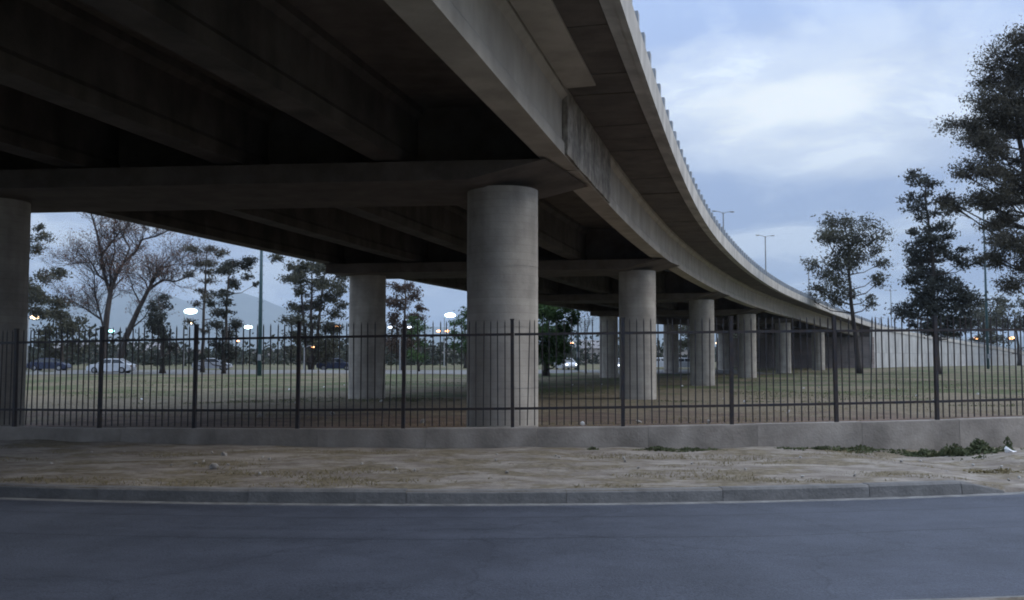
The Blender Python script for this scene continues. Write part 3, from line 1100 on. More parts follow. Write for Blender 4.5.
def leaves_mesh(name, C, size, mat, aspect=1.8, jitter=0.5, up=0.0):
    """C: (n,3) leaf centres -> random small quads"""
    n = len(C)
    a = RNG.normal(size=(n, 3)); a[:, 2] += up
    a /= np.linalg.norm(a, axis=1)[:, None]
    b = RNG.normal(size=(n, 3))
    b -= (b * a).sum(1)[:, None] * a
    b /= np.linalg.norm(b, axis=1)[:, None]
    c = np.cross(a, b)
    sz = size * (1 + jitter * RNG.uniform(-1, 1, n))
    p, q = b * (sz * aspect / 2)[:, None], c * (sz / 2)[:, None]
    V = np.empty((n, 4, 3))
    V[:, 0] = C - p; V[:, 1] = C - q * 0.9; V[:, 2] = C + p; V[:, 3] = C + q
    me = bpy.data.meshes.new(name)
    me.vertices.add(n * 4)
    me.vertices.foreach_set('co', V.reshape(-1))
    me.loops.add(n * 4)
    me.loops.foreach_set('vertex_index', np.arange(n * 4, dtype=np.int32))
    me.polygons.add(n)
    me.polygons.foreach_set('loop_start', np.arange(0, n * 4, 4, dtype=np.int32))
    me.polygons.foreach_set('loop_total', np.full(n, 4, dtype=np.int32))
    me.materials.append(mat)
    me.update(calc_edges=True)
    return me


def cluster_tree(name, label, u0, v0, d, trunk, clumps, mat, bark, tr=0.3, leaf=0.22, dens=1.0, flat=0.6, depth=1.0,
                 group=None, sub=9, spread=0.62, rough_sub=0.5):
    """trunk: list of (u,v) from base up; clumps: (u,v,r) in picture units at distance d"""
    base = W(u0, v0, d)
    base.z = gheight(base.x, base.y) - 0.05
    root = thing(name, label, 'tree', base, 0, group)
    k = d / FPX
    tp = [Vector((0, 0, 0))] + [W(u, v, d) - base for u, v in trunk[1:]]
    n = len(tp)
    for i_ in range(1, n):
        tp[i_].y += random.uniform(-0.15, 0.15) * i_
    mb = MB()
    # resample the trunk
    pts, rad = [], []
    for i_ in range(n - 1):
        for j in range(4):
            f = j / 4
            p_ = tp[i_].lerp(tp[i_ + 1], f)
            g = (i_ + f) / (n - 1)
            pts.append(p_ + Vector((nz(p_.z, 1, 0.6), nz(p_.z, 9, 0.6), 0)) * 0.12 * min(1, g * 3))
            rad.append(tr * (1 - 0.85 * g) * (1.35 if (i_ == 0 and j == 0) else 1))
    pts.append(tp[-1]); rad.append(tr * 0.12)
    mb.tube(pts, rad, 8)
    mb.build('trunk', bark, root, smooth=True)
    cs = []
    lb = MB()
    for (u, v, r) in clumps:
        R = r * k
        c = W(u, v, d) - base
        # depth of the crown: clumps nearer the trunk axis can sit far forward or back
        c.y += random.uniform(-1, 1) * depth * 28 * k
        # limb from the trunk
        cand = [p_ for p_ in pts if p_.z < c.z - 0.15 * (c - p_).length]
        j = min(range(len(cand)), key=lambda q_: (cand[q_] - c).length + 0.9 * abs((c.z - cand[q_].z) - 0.45 * math.hypot(c.x - cand[q_].x, c.y - cand[q_].y))) if cand else 0
        a = (cand[j] if cand else pts[0])
        ra = rad[j] * 0.26 + 0.025
        mid = a.lerp(c, 0.5) + Vector((random.uniform(-.2, .2) * R, 0, -0.10 * (c - a).length))
        lb.tube([a, a.lerp(mid, 0.55) + Vector((0, 0, 0.02)), mid, mid.lerp(c, 0.55), c], [ra, ra * 0.8, ra * 0.62, ra * 0.42, ra * 0.2], 5)
        for q_ in range(int(sub * 1.4)):
            dv = Vector(RNG.normal(size=3)).normalized() * R * random.uniform(0.25, 1.45) * spread * 1.6
            dv.z *= flat
            sc = c + dv
            lb.tube([mid.lerp(c, random.uniform(0.4, 1)), c + dv * 0.5 + Vector((0, 0, -0.05 * R)), sc], [0.035, 0.024, 0.01], 3)
            sr = R * rough_sub * random.uniform(0.35, 1.3)
            lf = leaf * 0.6
            nn = max(10, int(6.0 * dens * (sr / lf) ** 2))
            pts_ = RNG.normal(size=(nn, 3)) * np.array([sr * 0.8, sr * 0.8, sr * 0.62 * (0.6 + 0.4 * flat)]) + np.array(sc)
            cs.append(pts_)
    lb.build('branches', bark, root)
    C = np.concatenate(cs)
    link('crown', leaves_mesh('crown', C, leaf * 0.6, mat, 2.3), root)
    return root


def grow_tree(name, label, u0, v0, d, limbs, bark, leafmat, leaf=0.13, nleaf=2, tr=0.3, group=None, levels=3, gleaf=1.0):
    """bare tree: main limbs given as picture polylines, then fine forks grown from them"""
    base = W(u0, v0, d)
    base.z = gheight(base.x, base.y) - 0.05
    root = thing(name, label, 'tree', base, 0, group)
    tips = []
    tb, lb = MB(), MB()
    rnd = random.Random(hash(label) % 1000 if False else len(label))

    def fork(p0, dr, L, r, lev):
        pts = [p0]
        dcur = dr.copy()
        for _ in range(3):
            dcur = (dcur + Vector((rnd.uniform(-.3, .3), rnd.uniform(-.3, .3), rnd.uniform(-.12, .22)))).normalized()
            pts.append(pts[-1] + dcur * L / 3)
        lb.tube(pts, [r, r * 0.75, r * 0.55, r * 0.35], 4 if lev > 1 else 3, cap=False)
        tips.append((pts[-1], L * 0.3))
        if lev <= 0:
            tips.append((pts[2], L * 0.3))
            return
        for i_ in (1, 1, 2, 2, 3):
            nd_ = (dcur + Vector((rnd.uniform(-1, 1), rnd.uniform(-1, 1), rnd.uniform(-.5, .8))) * 0.9).normalized()
            fork(pts[i_], nd_, L * rnd.uniform(0.5, 0.75), max(0.009, r * 0.5), lev - 1)
    trunkpts = []
    for li, (r0, r1, poly) in enumerate(limbs):
        raw = [W(u, v, d) - base for u, v in poly]
        yy = 0 if li == 0 else rnd.uniform(-1, 1) * 0.25
        for j, p_ in enumerate(raw):
            p_.y = (j * yy) if li else rnd.uniform(-.1, .1) * j
        if poly[0] == (u0, v0):
            raw[0] = Vector((0, 0, 0))
        if li and trunkpts:
            raw[0] = min(trunkpts, key=lambda q_: (q_ - raw[0]).length).copy()
        pts, rad = [], []
        m = len(raw)
        for j in range(m - 1):
            for q_ in range(3):
                f = q_ / 3
                pts.append(raw[j].lerp(raw[j + 1], f)); rad.append(r0 + (r1 - r0) * (j + f) / (m - 1))
        pts.append(raw[-1]); rad.append(r1)
        (tb if li == 0 else lb).tube(pts, rad, 7)
        trunkpts += pts
        for j in range(2 if li else m * 2, len(pts)):
            for _ in range(2):
                dr = (pts[j] - pts[j - 1]).normalized()
                nd_ = (dr * 0.6 + Vector((rnd.uniform(-1, 1), rnd.uniform(-1, 1), rnd.uniform(-.3, .8)))).normalized()
                fork(pts[j], nd_, rnd.uniform(1.3, 2.6), min(rad[j] * 0.5, 0.05), levels - 1)
        fork(pts[-1], (pts[-1] - pts[-2]).normalized(), 2.2, r1 * 0.8, levels - 1)
    tb.build('trunk', bark, root, smooth=True)
    lb.build('branches', bark, root)
    cs = []
    for p_, r in tips:
        k = int(nleaf * gleaf + rnd.random())
        if k:
            cs.append(np.array(p_) + RNG.normal(size=(k, 3)) * max(0.18, r * 0.6))
    link('crown', leaves_mesh('crown', np.concatenate(cs), leaf, leafmat), root)
    return root


# spreading tree in front of the ramp start
cluster_tree('eucalyptus_tree', 'slender spreading tree with airy dark crown in front of the far end of the overpass', 859, 373, 93,
             [(859, 373), (856, 340), (852, 305), (849, 275), (850, 245), (848, 222)],
             [(848, 222, 10), (834, 222, 11), (862, 228, 11), (823, 238, 11), (838, 240, 12), (856, 242, 12), (872, 240, 10), (817, 240, 7), (868, 252, 10),
              (877, 250, 7), (848, 256, 12), (833, 266, 12), (822, 262, 8), (826, 274, 8), (860, 264, 10), (878, 264, 7), (881, 275, 6), (843, 275, 11), (820, 292, 9),
              (828, 286, 8), (836, 296, 9), (815, 298, 8), (870, 284, 7), (862, 292, 7), (864, 305, 7), (846, 300, 7), (812, 288, 5), (875, 296, 4)],
             L_EUC, M_BARK, tr=0.28, leaf=0.19, dens=0.40, sub=9, rough_sub=0.56)
# layered conifer
con = []
for v, l, r_ in ((172, 917, 926), (182, 915, 932), (193, 917, 940), (204, 914, 944), (214, 916, 946), (226, 914, 948), (238, 909, 955), (248, 916, 968),
                 (258, 911, 974), (268, 914, 950), (278, 911, 958), (288, 912, 972), (298, 914, 978), (306, 904, 976), (314, 908, 972), (322, 912, 968), (330, 920, 962)):
    u = l + 4
    while u < r_ - 2:
        if random.random() < 0.93:
            con.append((u + random.uniform(-2, 2), v + random.uniform(-3, 3) + 0.10 * abs(u - 938), random.uniform(6, 9)))
        u += 8
cluster_tree('conifer_tree', 'dark ragged conifer with tiered branches standing in front of the pale ramp', 937, 374, 89,
             [(937, 374), (937, 340), (935, 300), (933, 250), (930, 205), (927, 178)], con, L_CON, M_BARK, tr=0.3, leaf=0.22, dens=0.7, flat=0.5, sub=7, depth=0.6, rough_sub=0.55)
# big pine at the right edge
big = []
rr = random.Random(5)
outline = [(40, 1012), (60, 1000), (80, 990), (100, 978), (120, 964), (140, 962), (160, 972), (175, 958), (190, 946), (205, 950), (220, 965), (235, 975),
           (250, 985), (265, 996), (280, 1005)]
for v, l in outline:
    u = l + 9
    while u < 1105 - abs(v - 150) * 0.2:
        pr = 1.0 if v < 135 else 0.74
        if 960 < u < 1012 and 222 < v < 250:
            pr = 0.3
        if rr.random() < pr:
            big.append((u + rr.uniform(-5, 5), v + rr.uniform(-7, 7), rr.uniform(11, 17) if v < 130 else rr.uniform(8, 14)))
        u += 12 if v < 130 else 15
cluster_tree('pine_tree', 'huge open-crowned pine leaning in from the right edge of the picture', 1052, 384, 62,
             [(1052, 384), (1048, 330), (1042, 270), (1036, 215), (1028, 160), (1030, 110), (1034, 60)], big, L_PINE, M_BARK, tr=0.42, leaf=0.13, dens=0.72, flat=0.6, sub=9, depth=1.0)
# distant trees at right
cluster_tree('small_tree', 'distant bushy tree standing beyond the low end of the ramp, trunk at the right edge', 1019, 364, 170,
             [(1019, 364), (1018, 340), (1016, 315)], [(1016, 302, 10), (1005, 312, 8), (1022, 318, 10), (996, 322, 8), (1010, 325, 8), (1028, 305, 8), (1032, 322, 9)],
             L_EUC, M_BARK, tr=0.35, leaf=0.4, dens=0.8)
cluster_tree('small_tree', 'distant dark round tree behind the lower ramp, left of the tall pole', 972, 362, 200,
             [(972, 362), (972, 345), (971, 330)], [(966, 326, 9), (976, 322, 9), (972, 314, 8), (984, 330, 8), (990, 340, 7), (962, 336, 7), (1000, 340, 7), (995, 303, 6)],
             L_EUC, M_BARK, tr=0.4, leaf=0.45, dens=0.9)

# left background
grow_tree('bare_tree', 'large nearly leafless tree with an upright trunk and wide fork of limbs', 103, 373, 104,
          [(0.42, 0.26, [(103, 373), (104, 345), (107, 315), (108, 293)]),
           (0.22, 0.05, [(108, 293), (103, 275), (100, 255), (95, 232), (90, 215), (84, 196)]),
           (0.22, 0.05, [(108, 293), (115, 276), (124, 262), (136, 252), (143, 240), (158, 237), (170, 232)]),
           (0.14, 0.04, [(105, 283), (96, 275), (88, 262), (74, 262), (62, 264)]),
           (0.14, 0.04, [(100, 258), (108, 244), (118, 232), (128, 226)]),
           (0.13, 0.04, [(105, 330), (98, 312), (92, 295), (90, 275), (84, 262)]),
           (0.12, 0.04, [(104, 320), (92, 314), (80, 306), (68, 300)]),
           (0.12, 0.04, [(108, 293), (108, 270), (112, 250), (110, 225), (114, 205)]),
           (0.11, 0.03, [(124, 262), (128, 248), (122, 235), (130, 215)])], M_BARK, L_TWIG, leaf=0.085, nleaf=1.2, tr=0.4, levels=3)
grow_tree('bare_tree', 'leafless tree leaning right with a long level limb near its top', 117, 373, 100,
          [(0.40, 0.2, [(117, 373), (125, 340), (136, 312), (147, 290)]),
           (0.16, 0.04, [(147, 290), (156, 284), (164, 280), (176, 282), (190, 277), (198, 270)]),
           (0.12, 0.04, [(147, 290), (152, 276), (160, 268), (172, 265), (182, 258)]),
           (0.10, 0.03, [(140, 305), (132, 290), (128, 276)]),
           (0.10, 0.03, [(147, 290), (143, 280), (134, 272)]),
           (0.10, 0.03, [(130, 330), (144, 318), (152, 305)])], M_BARK, L_TWIG, leaf=0.085, nleaf=1.2, tr=0.4, levels=3)
cluster_tree('dark_tree', 'dark bushy tree beside the left pier, behind the orange lamp', 62, 372, 120,
             [(62, 372), (62, 350), (61, 325), (60, 305)],
             [(60, 303, 9), (52, 314, 9), (68, 314, 9), (60, 325, 11), (52, 332, 8), (70, 330, 9), (58, 342, 9), (68, 345, 8), (48, 345, 7), (74, 350, 6), (55, 354, 6)],
             L_EUC, M_BARK, tr=0.3, leaf=0.3, dens=1.0)
cluster_tree('dark_tree', 'dark leafy tree half hidden by the big left pier', 24, 374, 112,
             [(24, 374), (24, 330), (25, 280), (26, 240)],
             [(34, 235, 7), (40, 228, 5), (38, 250, 7), (42, 270, 9), (48, 278, 8), (36, 288, 10), (50, 290, 7), (20, 260, 12), (20, 290, 12), (28, 310, 10), (42, 300, 7), (12, 240, 12)],
             L_EUC, M_BARK, tr=0.3, leaf=0.26, dens=0.8)
cluster_tree('cypress_tree', 'ragged dark narrow tree standing just right of the leaning leafless tree', 163, 376, 92,
             [(163, 376), (163, 350), (160, 320), (157, 295)],
             [(156, 296, 5), (154, 305, 7), (164, 308, 7), (158, 316, 8), (168, 322, 6), (150, 322, 6), (160, 330, 8), (168, 338, 6), (154, 340, 7), (163, 348, 8), (159, 358, 6), (166, 362, 5)],
             L_CON, M_BARK, tr=0.28, leaf=0.2, dens=0.75)
cluster_tree('slender_tree', 'tall thin tree with sparse horizontal branches, behind the large white lamp', 203, 374, 98,
             [(203, 374), (203, 340), (203, 300), (203, 265), (204, 245)],
             [(192, 250, 7), (212, 250, 7), (204, 246, 6), (196, 262, 7), (214, 264, 7), (190, 275, 5), (209, 280, 6), (196, 290, 6), (212, 297, 6), (193, 303, 5), (208, 312, 6),
              (198, 322, 5), (210, 332, 5), (203, 270, 6)],
             L_PINE, M_BARK, tr=0.22, leaf=0.17, dens=0.5, flat=0.4)
cluster_tree('columnar_tree', 'dark narrow tree with lumpy top just left of the tall teal mast', 224, 376, 90,
             [(224, 376), (225, 345), (226, 310), (226, 280), (230, 258)],
             [(228, 262, 6), (238, 262, 6), (245, 258, 5), (234, 272, 6), (222, 272, 6), (243, 276, 5), (249, 282, 3), (226, 282, 6), (218, 262, 5), (224, 293, 6), (229, 303, 6), (221, 305, 5),
              (225, 314, 7), (231, 324, 6), (219, 326, 6), (225, 334, 7), (218, 345, 7), (230, 347, 7), (224, 356, 7), (240, 352, 4), (212, 356, 4)],
             L_CON, M_BARK, tr=0.2, leaf=0.19, dens=1.1)
cluster_tree('casuarina_tree', 'broad multi-stemmed dark tree filling the space left of the second pier column', 311, 370, 106,
             [(311, 370), (311, 340), (311, 310), (310, 285), (311, 262)],
             [(276, 258, 5), (284, 264, 6), (291, 270, 8), (302, 266, 8), (314, 266, 9), (326, 268, 9), (336, 272, 8), (286, 276, 7), (298, 280, 8), (310, 282, 7), (324, 284, 9),
              (338, 286, 7), (342, 294, 5), (300, 293, 7), (328, 298, 10), (339, 304, 6), (292, 308, 7), (302, 306, 6), (316, 306, 7), (332, 314, 8), (288, 320, 7), (299, 321, 8),
              (312, 324, 9), (326, 328, 9), (300, 336, 9), (314, 340, 10), (328, 344, 9), (306, 352, 9), (320, 356, 9), (296, 350, 5), (334, 352, 6)],
             L_EUC, M_BARK, tr=0.25, leaf=0.22, dens=0.95)
for u_, tp_ in ((304, 262), (318, 260)):     # two more stems belonging to that tree
    r_ = [o for o in COL.objects if o.name.startswith('casuarina_tree')][0]
    b_ = Vector(r_.location)
    MB().tube([Vector((0.1 * (u_ - 311) / 7, 0.2, 0)), W(u_, 330, 106.3) - b_, W(u_ + (u_ - 311) * 0.5, 290, 106.6) - b_, W(u_ + (u_ - 311), tp_, 106.8) - b_],
              [0.24, 0.17, 0.12, 0.05], 6).build('stem', M_BARK, r_, smooth=True)
cluster_tree('leafy_tree', 'tall dark tree with dry brown leaves between the second pier column and the near column', 403, 371, 112,
             [(403, 371), (404, 340), (405, 310), (404, 275)],
             [(396, 290, 8), (408, 286, 8), (416, 298, 7), (420, 308, 5), (400, 304, 8), (412, 316, 8), (394, 318, 8), (404, 328, 9), (396, 340, 8), (410, 342, 9), (400, 354, 8), (392, 300, 7)],
             L_DRY, M_BARK, tr=0.25, leaf=0.22, dens=0.85)
cluster_tree('green_bush', 'small green leafy tree in front of the brown one between the columns', 419, 372, 104,
             [(419, 372), (419, 350), (418, 330)],
             [(416, 322, 7), (422, 330, 6), (412, 334, 6), (420, 344, 6), (418, 355, 7), (424, 358, 5)],
             L_GREEN, M_BARK, tr=0.12, leaf=0.2, dens=0.7)
cluster_tree('pale_green_tree', 'pale green tree seen just left of the near column, behind the bright lamp', 466, 368, 130,
             [(466, 368), (466, 345), (465, 325)],
             [(458, 322, 7), (466, 316, 8), (474, 324, 8), (455, 334, 6), (464, 336, 8), (456, 346, 5), (466, 350, 7), (476, 340, 8)],
             L_GREEN, M_BARK, tr=0.3, leaf=0.28, dens=0.8)
cluster_tree('green_tree', 'dense round green tree immediately right of the near column', 546, 372, 84,
             [(546, 372), (546, 350), (547, 330), (548, 318)],
             [(540, 300, 14), (556, 302, 12), (568, 310, 10), (574, 320, 6), (550, 316, 13), (530, 312, 14), (562, 328, 10), (544, 332, 13), (556, 344, 11), (538, 348, 12), (528, 332, 12),
              (564, 348, 7), (546, 358, 8), (560, 360, 5), (520, 345, 10), (572, 300, 8)],
             L_GREEN, M_BARK, tr=0.3, leaf=0.24, dens=1.5)
grow_tree('sapling', 'thin leafless sapling between the dark post and the far column', 586, 372, 90,
          [(0.07, 0.03, [(586, 372), (586, 350), (587, 332)]), (0.03, 0.012, [(587, 332), (590, 322), (588, 312)]), (0.03, 0.012, [(586, 345), (581, 332), (580, 320)])],
          M_BARK, L_DRY, leaf=0.08, nleaf=0.5, levels=2)
for u_, lab in ((690, 'dark leafy tree glimpsed between the third and fourth front columns'), (738, 'dark leafy tree glimpsed left of the fourth front column')):
    cluster_tree('background_tree', lab, u_, 366, 165, [(u_, 366), (u_, 350), (u_, 335)],
                 [(u_ - 6, 330, 8), (u_ + 5, 326, 8), (u_, 340, 9), (u_ - 8, 344, 6), (u_ + 8, 345, 7)], L_EUC, M_BARK, tr=0.3, leaf=0.4, dens=1.0)

# far wood on the horizon: reads as one mass
C = []
for _ in range(900):
    a = RNG.uniform(-0.62, 0.62)
    r = RNG.uniform(170, 480) if a < 0.2 else RNG.uniform(330, 480)
    h = RNG.uniform(1.5, 5.2) * (1 + 0.6 * nz(a * 9, 3.3))
    cx, cy = r * math.sin(a), r * math.cos(a)
    w_ = RNG.uniform(4, 9)
    C.append(RNG.normal(size=(95, 3)) * np.array([w_ * 0.5, w_ * 0.5, h * 0.33]) + np.array([cx, cy, 0.3 + h * 0.5]))
C = np.concatenate(C); C[:, 2] = np.maximum(C[:, 2], 0.5)
o = link('far_wood', leaves_mesh('far_wood', C, 0.6, L_FAR), kind='stuff')
tag(o, 'distant dark belt of low trees along the horizon', 'trees')

# ------------------------------------------------------------------ mountains
ridge = [(-700, 330), (-300, 322), (-60, 310), (40, 298), (100, 290), (150, 289), (172, 296), (195, 303), (215, 297), (237, 291), (262, 299), (290, 310),
         (330, 320), (380, 324), (430, 326), (480, 328), (540, 322), (600, 316), (640, 322), (700, 330), (800, 336), (900, 338), (1000, 337), (1200, 330), (1700, 336)]
V, F = [], []
us = np.arange(-700, 1701, 6.0)
rv = np.interp(us, [r[0] for r in ridge], [r[1] for r in ridge])
D0 = 6500.0
prof = [(4800, 0.0), (5200, 0.16), (5600, 0.42), (6000, 0.66), (6300, 0.88), (6500, 1.0), (6900, 0.8), (7600, 0.3), (8200, 0.0)]
for u, v in zip(us, rv):
    H = (358 - v) / FPX * D0
    dirx = (u - 512) / FPX
    for D, f in prof:
        z = H * f
        if 0 < f:
            z += 14 * nz(u, D / 60, 0.045) * (1 if f < 1 else 0.5) + (8 * nz(u, D / 60, 0.15))
        V.append((dirx * D, D, z if f > 0 else -5))
n = len(prof)
for i in range(len(us) - 1):
    for k in range(n - 1):
        a = i * n + k
        F.append((a, a + n, a + n + 1, a + 1))
link('mountains', mesh('mountains', V, F, M_HILL, True), kind='structure')

# ------------------------------------------------------------------ lit street lamps
def street_lamp(label, u, v, d, glow, size=0.5, arms=1, hue='street lamps burning beyond the field', pole=M_GALV):
    p_ = W(u, v, d)
    zb = gheight(p_.x, p_.y) if d < 400 else 0.3
    t = thing('street_lamp', label, 'street lamp', (p_.x, p_.y, zb), 0, hue)
    h = p_.z - zb
    off = 0.9
    MB().tube([(-off if arms == 1 else 0, 0, -0.1), (-off if arms == 1 else 0, 0, h * 0.96)], [0.10, 0.06], 6).build('pole', pole, t)
    for sg in ((1,) if arms == 1 else (-1, 1)):
        x0 = -off if arms == 1 else 0
        xe = 0 if arms == 1 else sg * 1.1
        MB().tube([(x0, 0, h * 0.955), (x0 + (xe - x0) * 0.5, 0, h + 0.12), (xe, 0, h + 0.1)], [0.05, 0.045, 0.04], 5).build('arm', pole, t)
        hd = MB().ellipsoid((xe, 0, h + 0.05), (size * 0.95, size * 0.5, size * 0.28), 12, 6).build('lamp_head', M_GALV, t)
        size_ = size
        MB().ellipsoid((xe, -size * 0.04, h - size * 0.04), (size, size * 0.6, size * 0.40), 14, 8).build('bulb', glow, hd)
    return t


street_lamp('orange-white lit lamp right beside the big left pier', 34, 317, 130, E_WARM, 0.62)
street_lamp('small greenish lit lamp behind the trunk of the large leafless tree', 111, 331, 180, E_TEAL, 0.62)
street_lamp('large white lit lamp left of the slender tree, in the left gap', 190, 311, 140, E_WHITE, 0.98)
street_lamp('dim warm lit lamp just below the large white lamp', 191, 323, 230, E_WARM, 0.5)
street_lamp('white lit lamp just left of the tall teal mast', 248, 327, 170, E_WHITE, 0.75)
street_lamp('orange lit lamp at the right flank of the broad multi-stemmed tree', 338, 326, 190, E_ORANGE, 0.55)
street_lamp('bright white lit lamp close left of the near column', 450, 315, 150, E_WHITE, 0.85)
street_lamp('twin-headed orange lit lamp just below left of the bright white lamp', 443, 331, 240, E_ORANGE, 0.6, arms=2)
street_lamp('small orange lit lamp under the dense green tree, left of the dark post', 572, 343, 300, E_ORANGE, 0.55)
street_lamp('orange lit lamp seen between the third and fourth rows of columns', 732, 336, 240, E_ORANGE, 0.75)
street_lamp('tiny pale lit lamp just left of the orange one between the columns', 717, 343, 300, E_WARM, 0.5)
street_lamp('yellow-orange lit lamp above the ramp, left of the tall pole at right', 977, 338, 235, E_ORANGE, 0.75)
street_lamp('orange lit lamp above the ramp near the right edge of the picture', 1012, 338, 235, E_ORANGE, 0.75)
street_lamp('tiny orange lit lamp low behind the lumpy-topped narrow tree', 238, 341, 380, E_ORANGE, 0.6)
street_lamp('tiny orange lit lamp low in front of the broad multi-stemmed tree', 313, 347, 100, E_ORANGE, 0.16)
street_lamp('tiny white lit lamp low between leaning tree and narrow dark tree', 137, 348, 300, E_WARM, 0.5)
street_lamp('small white lit lamp in the tree right of the second pier column', 400, 327, 108, E_HEAD, 0.28, arms=2)
street_lamp('tiny warm lit lamp low under the twin orange lamp', 442, 346, 330, E_WARM, 0.5)


def mast(label, u, d, ztop, mat, r=0.16, rungs=True):
    x = (u - 512) / FPX * d
    t = thing('mast', label, 'mast', (x, d, gheight(x, d) - 0.05))
    MB().tube([(0, 0, 0), (0, 0, ztop * 0.5), (0, 0, ztop)], [r, r * 0.8, r * 0.5], 10).build('pole', mat, t, smooth=True)
    MB().box(-0.45, 0.45, -0.2, 0.2, ztop * 0.98, ztop * 0.995).build('lamp_bar', mat, t)
    for sg in (-1, 1):
        MB().box(sg * 0.75 - 0.28, sg * 0.75 + 0.28, -0.28, 0.2, ztop * 0.985, ztop * 0.985 + 0.18).build('lamp_head', M_GALV, t)
    MB().box(-0.14, 0.14, -r - 0.2, -r + 0.01, 1.4, 1.95).build('junction_box', M_GALV, t)
    if rungs:
        for i_ in range(14):
            MB().tube([(-0.28, 0, 5 + i_ * 0.8), (0.28, 0, 5 + i_ * 0.8)], [0.018, 0.018], 4).build('rung', mat, t)
    return t


mast('tall teal metal mast with small rungs left of the broad dark tree', 260, 84, 15.5, M_TEAL, 0.19)
mast('tall thin pole before the ramp, its top inside the big pine', 987.5, 120, 20.5, M_TEAL, 0.17)
mast('dark thick post between the dense green tree and the far column', 578, 96, 6.2, M_TEAL, 0.15, False)

# ------------------------------------------------------------------ cars
def car(label, u, d, rz, paint, lit=False, group='cars beyond the field', z=None):
    x = (u - 512) / FPX * d
    t = thing('parked_car', label, 'car', (x, d, gheight(x, d) + 0.0), rz, group)
    prof_b = [(-2.15, 0.32), (-2.2, 0.62), (-2.12, 0.86), (-1.75, 0.95), (-0.9, 0.97), (0.95, 0.95), (1.75, 0.84), (2.12, 0.68), (2.18, 0.45), (2.1, 0.28), (1.75, 0.22), (-1.8, 0.22)]
    prof_c = [(-1.72, 0.94), (-1.25, 1.30), (-0.75, 1.43), (0.15, 1.43), (0.55, 1.32), (1.12, 0.94)]
    mb = MB()
    for yy, sc in ((-0.86, 1.0),):
        secs = []
        for y_, ins in ((-0.85, 0.06), (-0.78, 0.0), (0.78, 0.0), (0.85, 0.06)):
            secs.append([(px * (1 - ins * 0.25), y_, pz if pz < 0.5 else pz - ins * 0.5) for px, pz in prof_b])
        mb.loft(secs)
    secs = []
    for y_, ins in ((-0.74, 0.0), (-0.60, 0.22), (0.60, 0.22), (0.74, 0.0)):
        secs.append([(px * (1 - 0.04 * (ins > 0)), y_ if True else 0, 0.94 + (pz - 0.94) * (1 if ins > 0 else 0.0)) for px, pz in prof_c])
    # cabin: glass house, roof as separate skin
    body = mb.build('body', paint, t)
    cb_ = MB()
    low = [(-1.70, 0.93), (1.10, 0.93)]
    cab = [[(-1.70, -0.76, 0.93), (1.10, -0.76, 0.93), (1.10, 0.76, 0.93), (-1.70, 0.76, 0.93)],
           [(-1.0, -0.60, 1.36), (0.42, -0.60, 1.36), (0.42, 0.60, 1.36), (-1.0, 0.60, 1.36)]]
    cb_.loft(cab).build('windows', M_CARGLASS, t)
    MB().loft([[(-1.08, -0.62, 1.36), (0.5, -0.62, 1.36), (0.5, 0.62, 1.36), (-1.08, 0.62, 1.36)],
               [(-0.85, -0.52, 1.43), (0.22, -0.52, 1.44), (0.22, 0.52, 1.44), (-0.85, 0.52, 1.43)]]).build('roof', paint, t)
    for sg in (-1, 1):
        for (xa_, xb_) in ((-1.68, -1.02), (1.12, 0.45), (-0.28, -0.28)):
            MB().tube([(xa_, sg * 0.765, 0.95), (xb_, sg * 0.61, 1.37)], [0.045, 0.04], 4).build('pillar', paint, t)
        for wx in (-1.35, 1.32):
            w_ = MB().tube([(wx, sg * 0.70, 0.31), (wx, sg * 0.87, 0.31)], [0.31, 0.31], 14).build('wheel', M_TYRE, t)
            MB().tube([(wx, sg * 0.872, 0.31), (wx, sg * 0.885, 0.31)], [0.19, 0.17], 10).build('rim', M_RIM, w_)
        MB().ellipsoid((2.10, sg * 0.62, 0.62), (0.10, 0.17, 0.085), 8, 6).build('headlight', E_HEAD if lit else M_CARGLASS, t)
        MB().box(-2.21, -2.13, sg * 0.65 - 0.14, sg * 0.65 + 0.14, 0.62, 0.80).build('tail_light', M_HOUSE2, t)
    return t


car('white sedan seen side-on behind the forked leafless tree', 112, 94, PI, M_WHITECAR)
car('dark car at the far left beside the big pier', 50, 108, 0.1, M_BLUECAR)
car('silver car half hidden behind the slender tree', 213, 112, 0.05, M_GREYCAR)
car('dark blue car parked at the right foot of the broad multi-stemmed tree', 336, 112, 0.1, M_BLUECAR)
car('white car with headlights on, right of the dense green tree', 566, 118, -1.3, M_WHITECAR, True)
car('white car glimpsed between the second and third front columns', 661, 128, 0.15, M_WHITECAR)
car('silver car glimpsed just left of the third front column', 685, 122, 0.1, M_GREYCAR)
car('white car glimpsed right beside the left edge of the second front column', 619, 112, -1.4, M_WHITECAR, True)

# side street beyond the field
V, F = [], []
for i in range(61):
    x = -75 + i * 1.68
    for y in (97 + 0.10 * abs(x + 20) ** 1.0 * 0.4, 116 + 0.10 * abs(x + 20) * 0.4):
        pass
    ys = (90 + 0.05 * x, 96 + 0.05 * x, 104 + 0.05 * x, 114 + 0.05 * x)
    for y in ys:
        V.append((x, y, gheight(x, y) + 0.03))
for i in range(60):
    for k in range(3):
        a = i * 4 + k
        F.append((a, a + 4, a + 5, a + 1))
M_STREET = material('street_asphalt', (0.17, 0.165, 0.16), (0.12, 0.118, 0.115), 0.8, bump=0.1, bscale=6)
link('side_street', mesh('side_street', V, F, M_STREET, True), kind='structure')


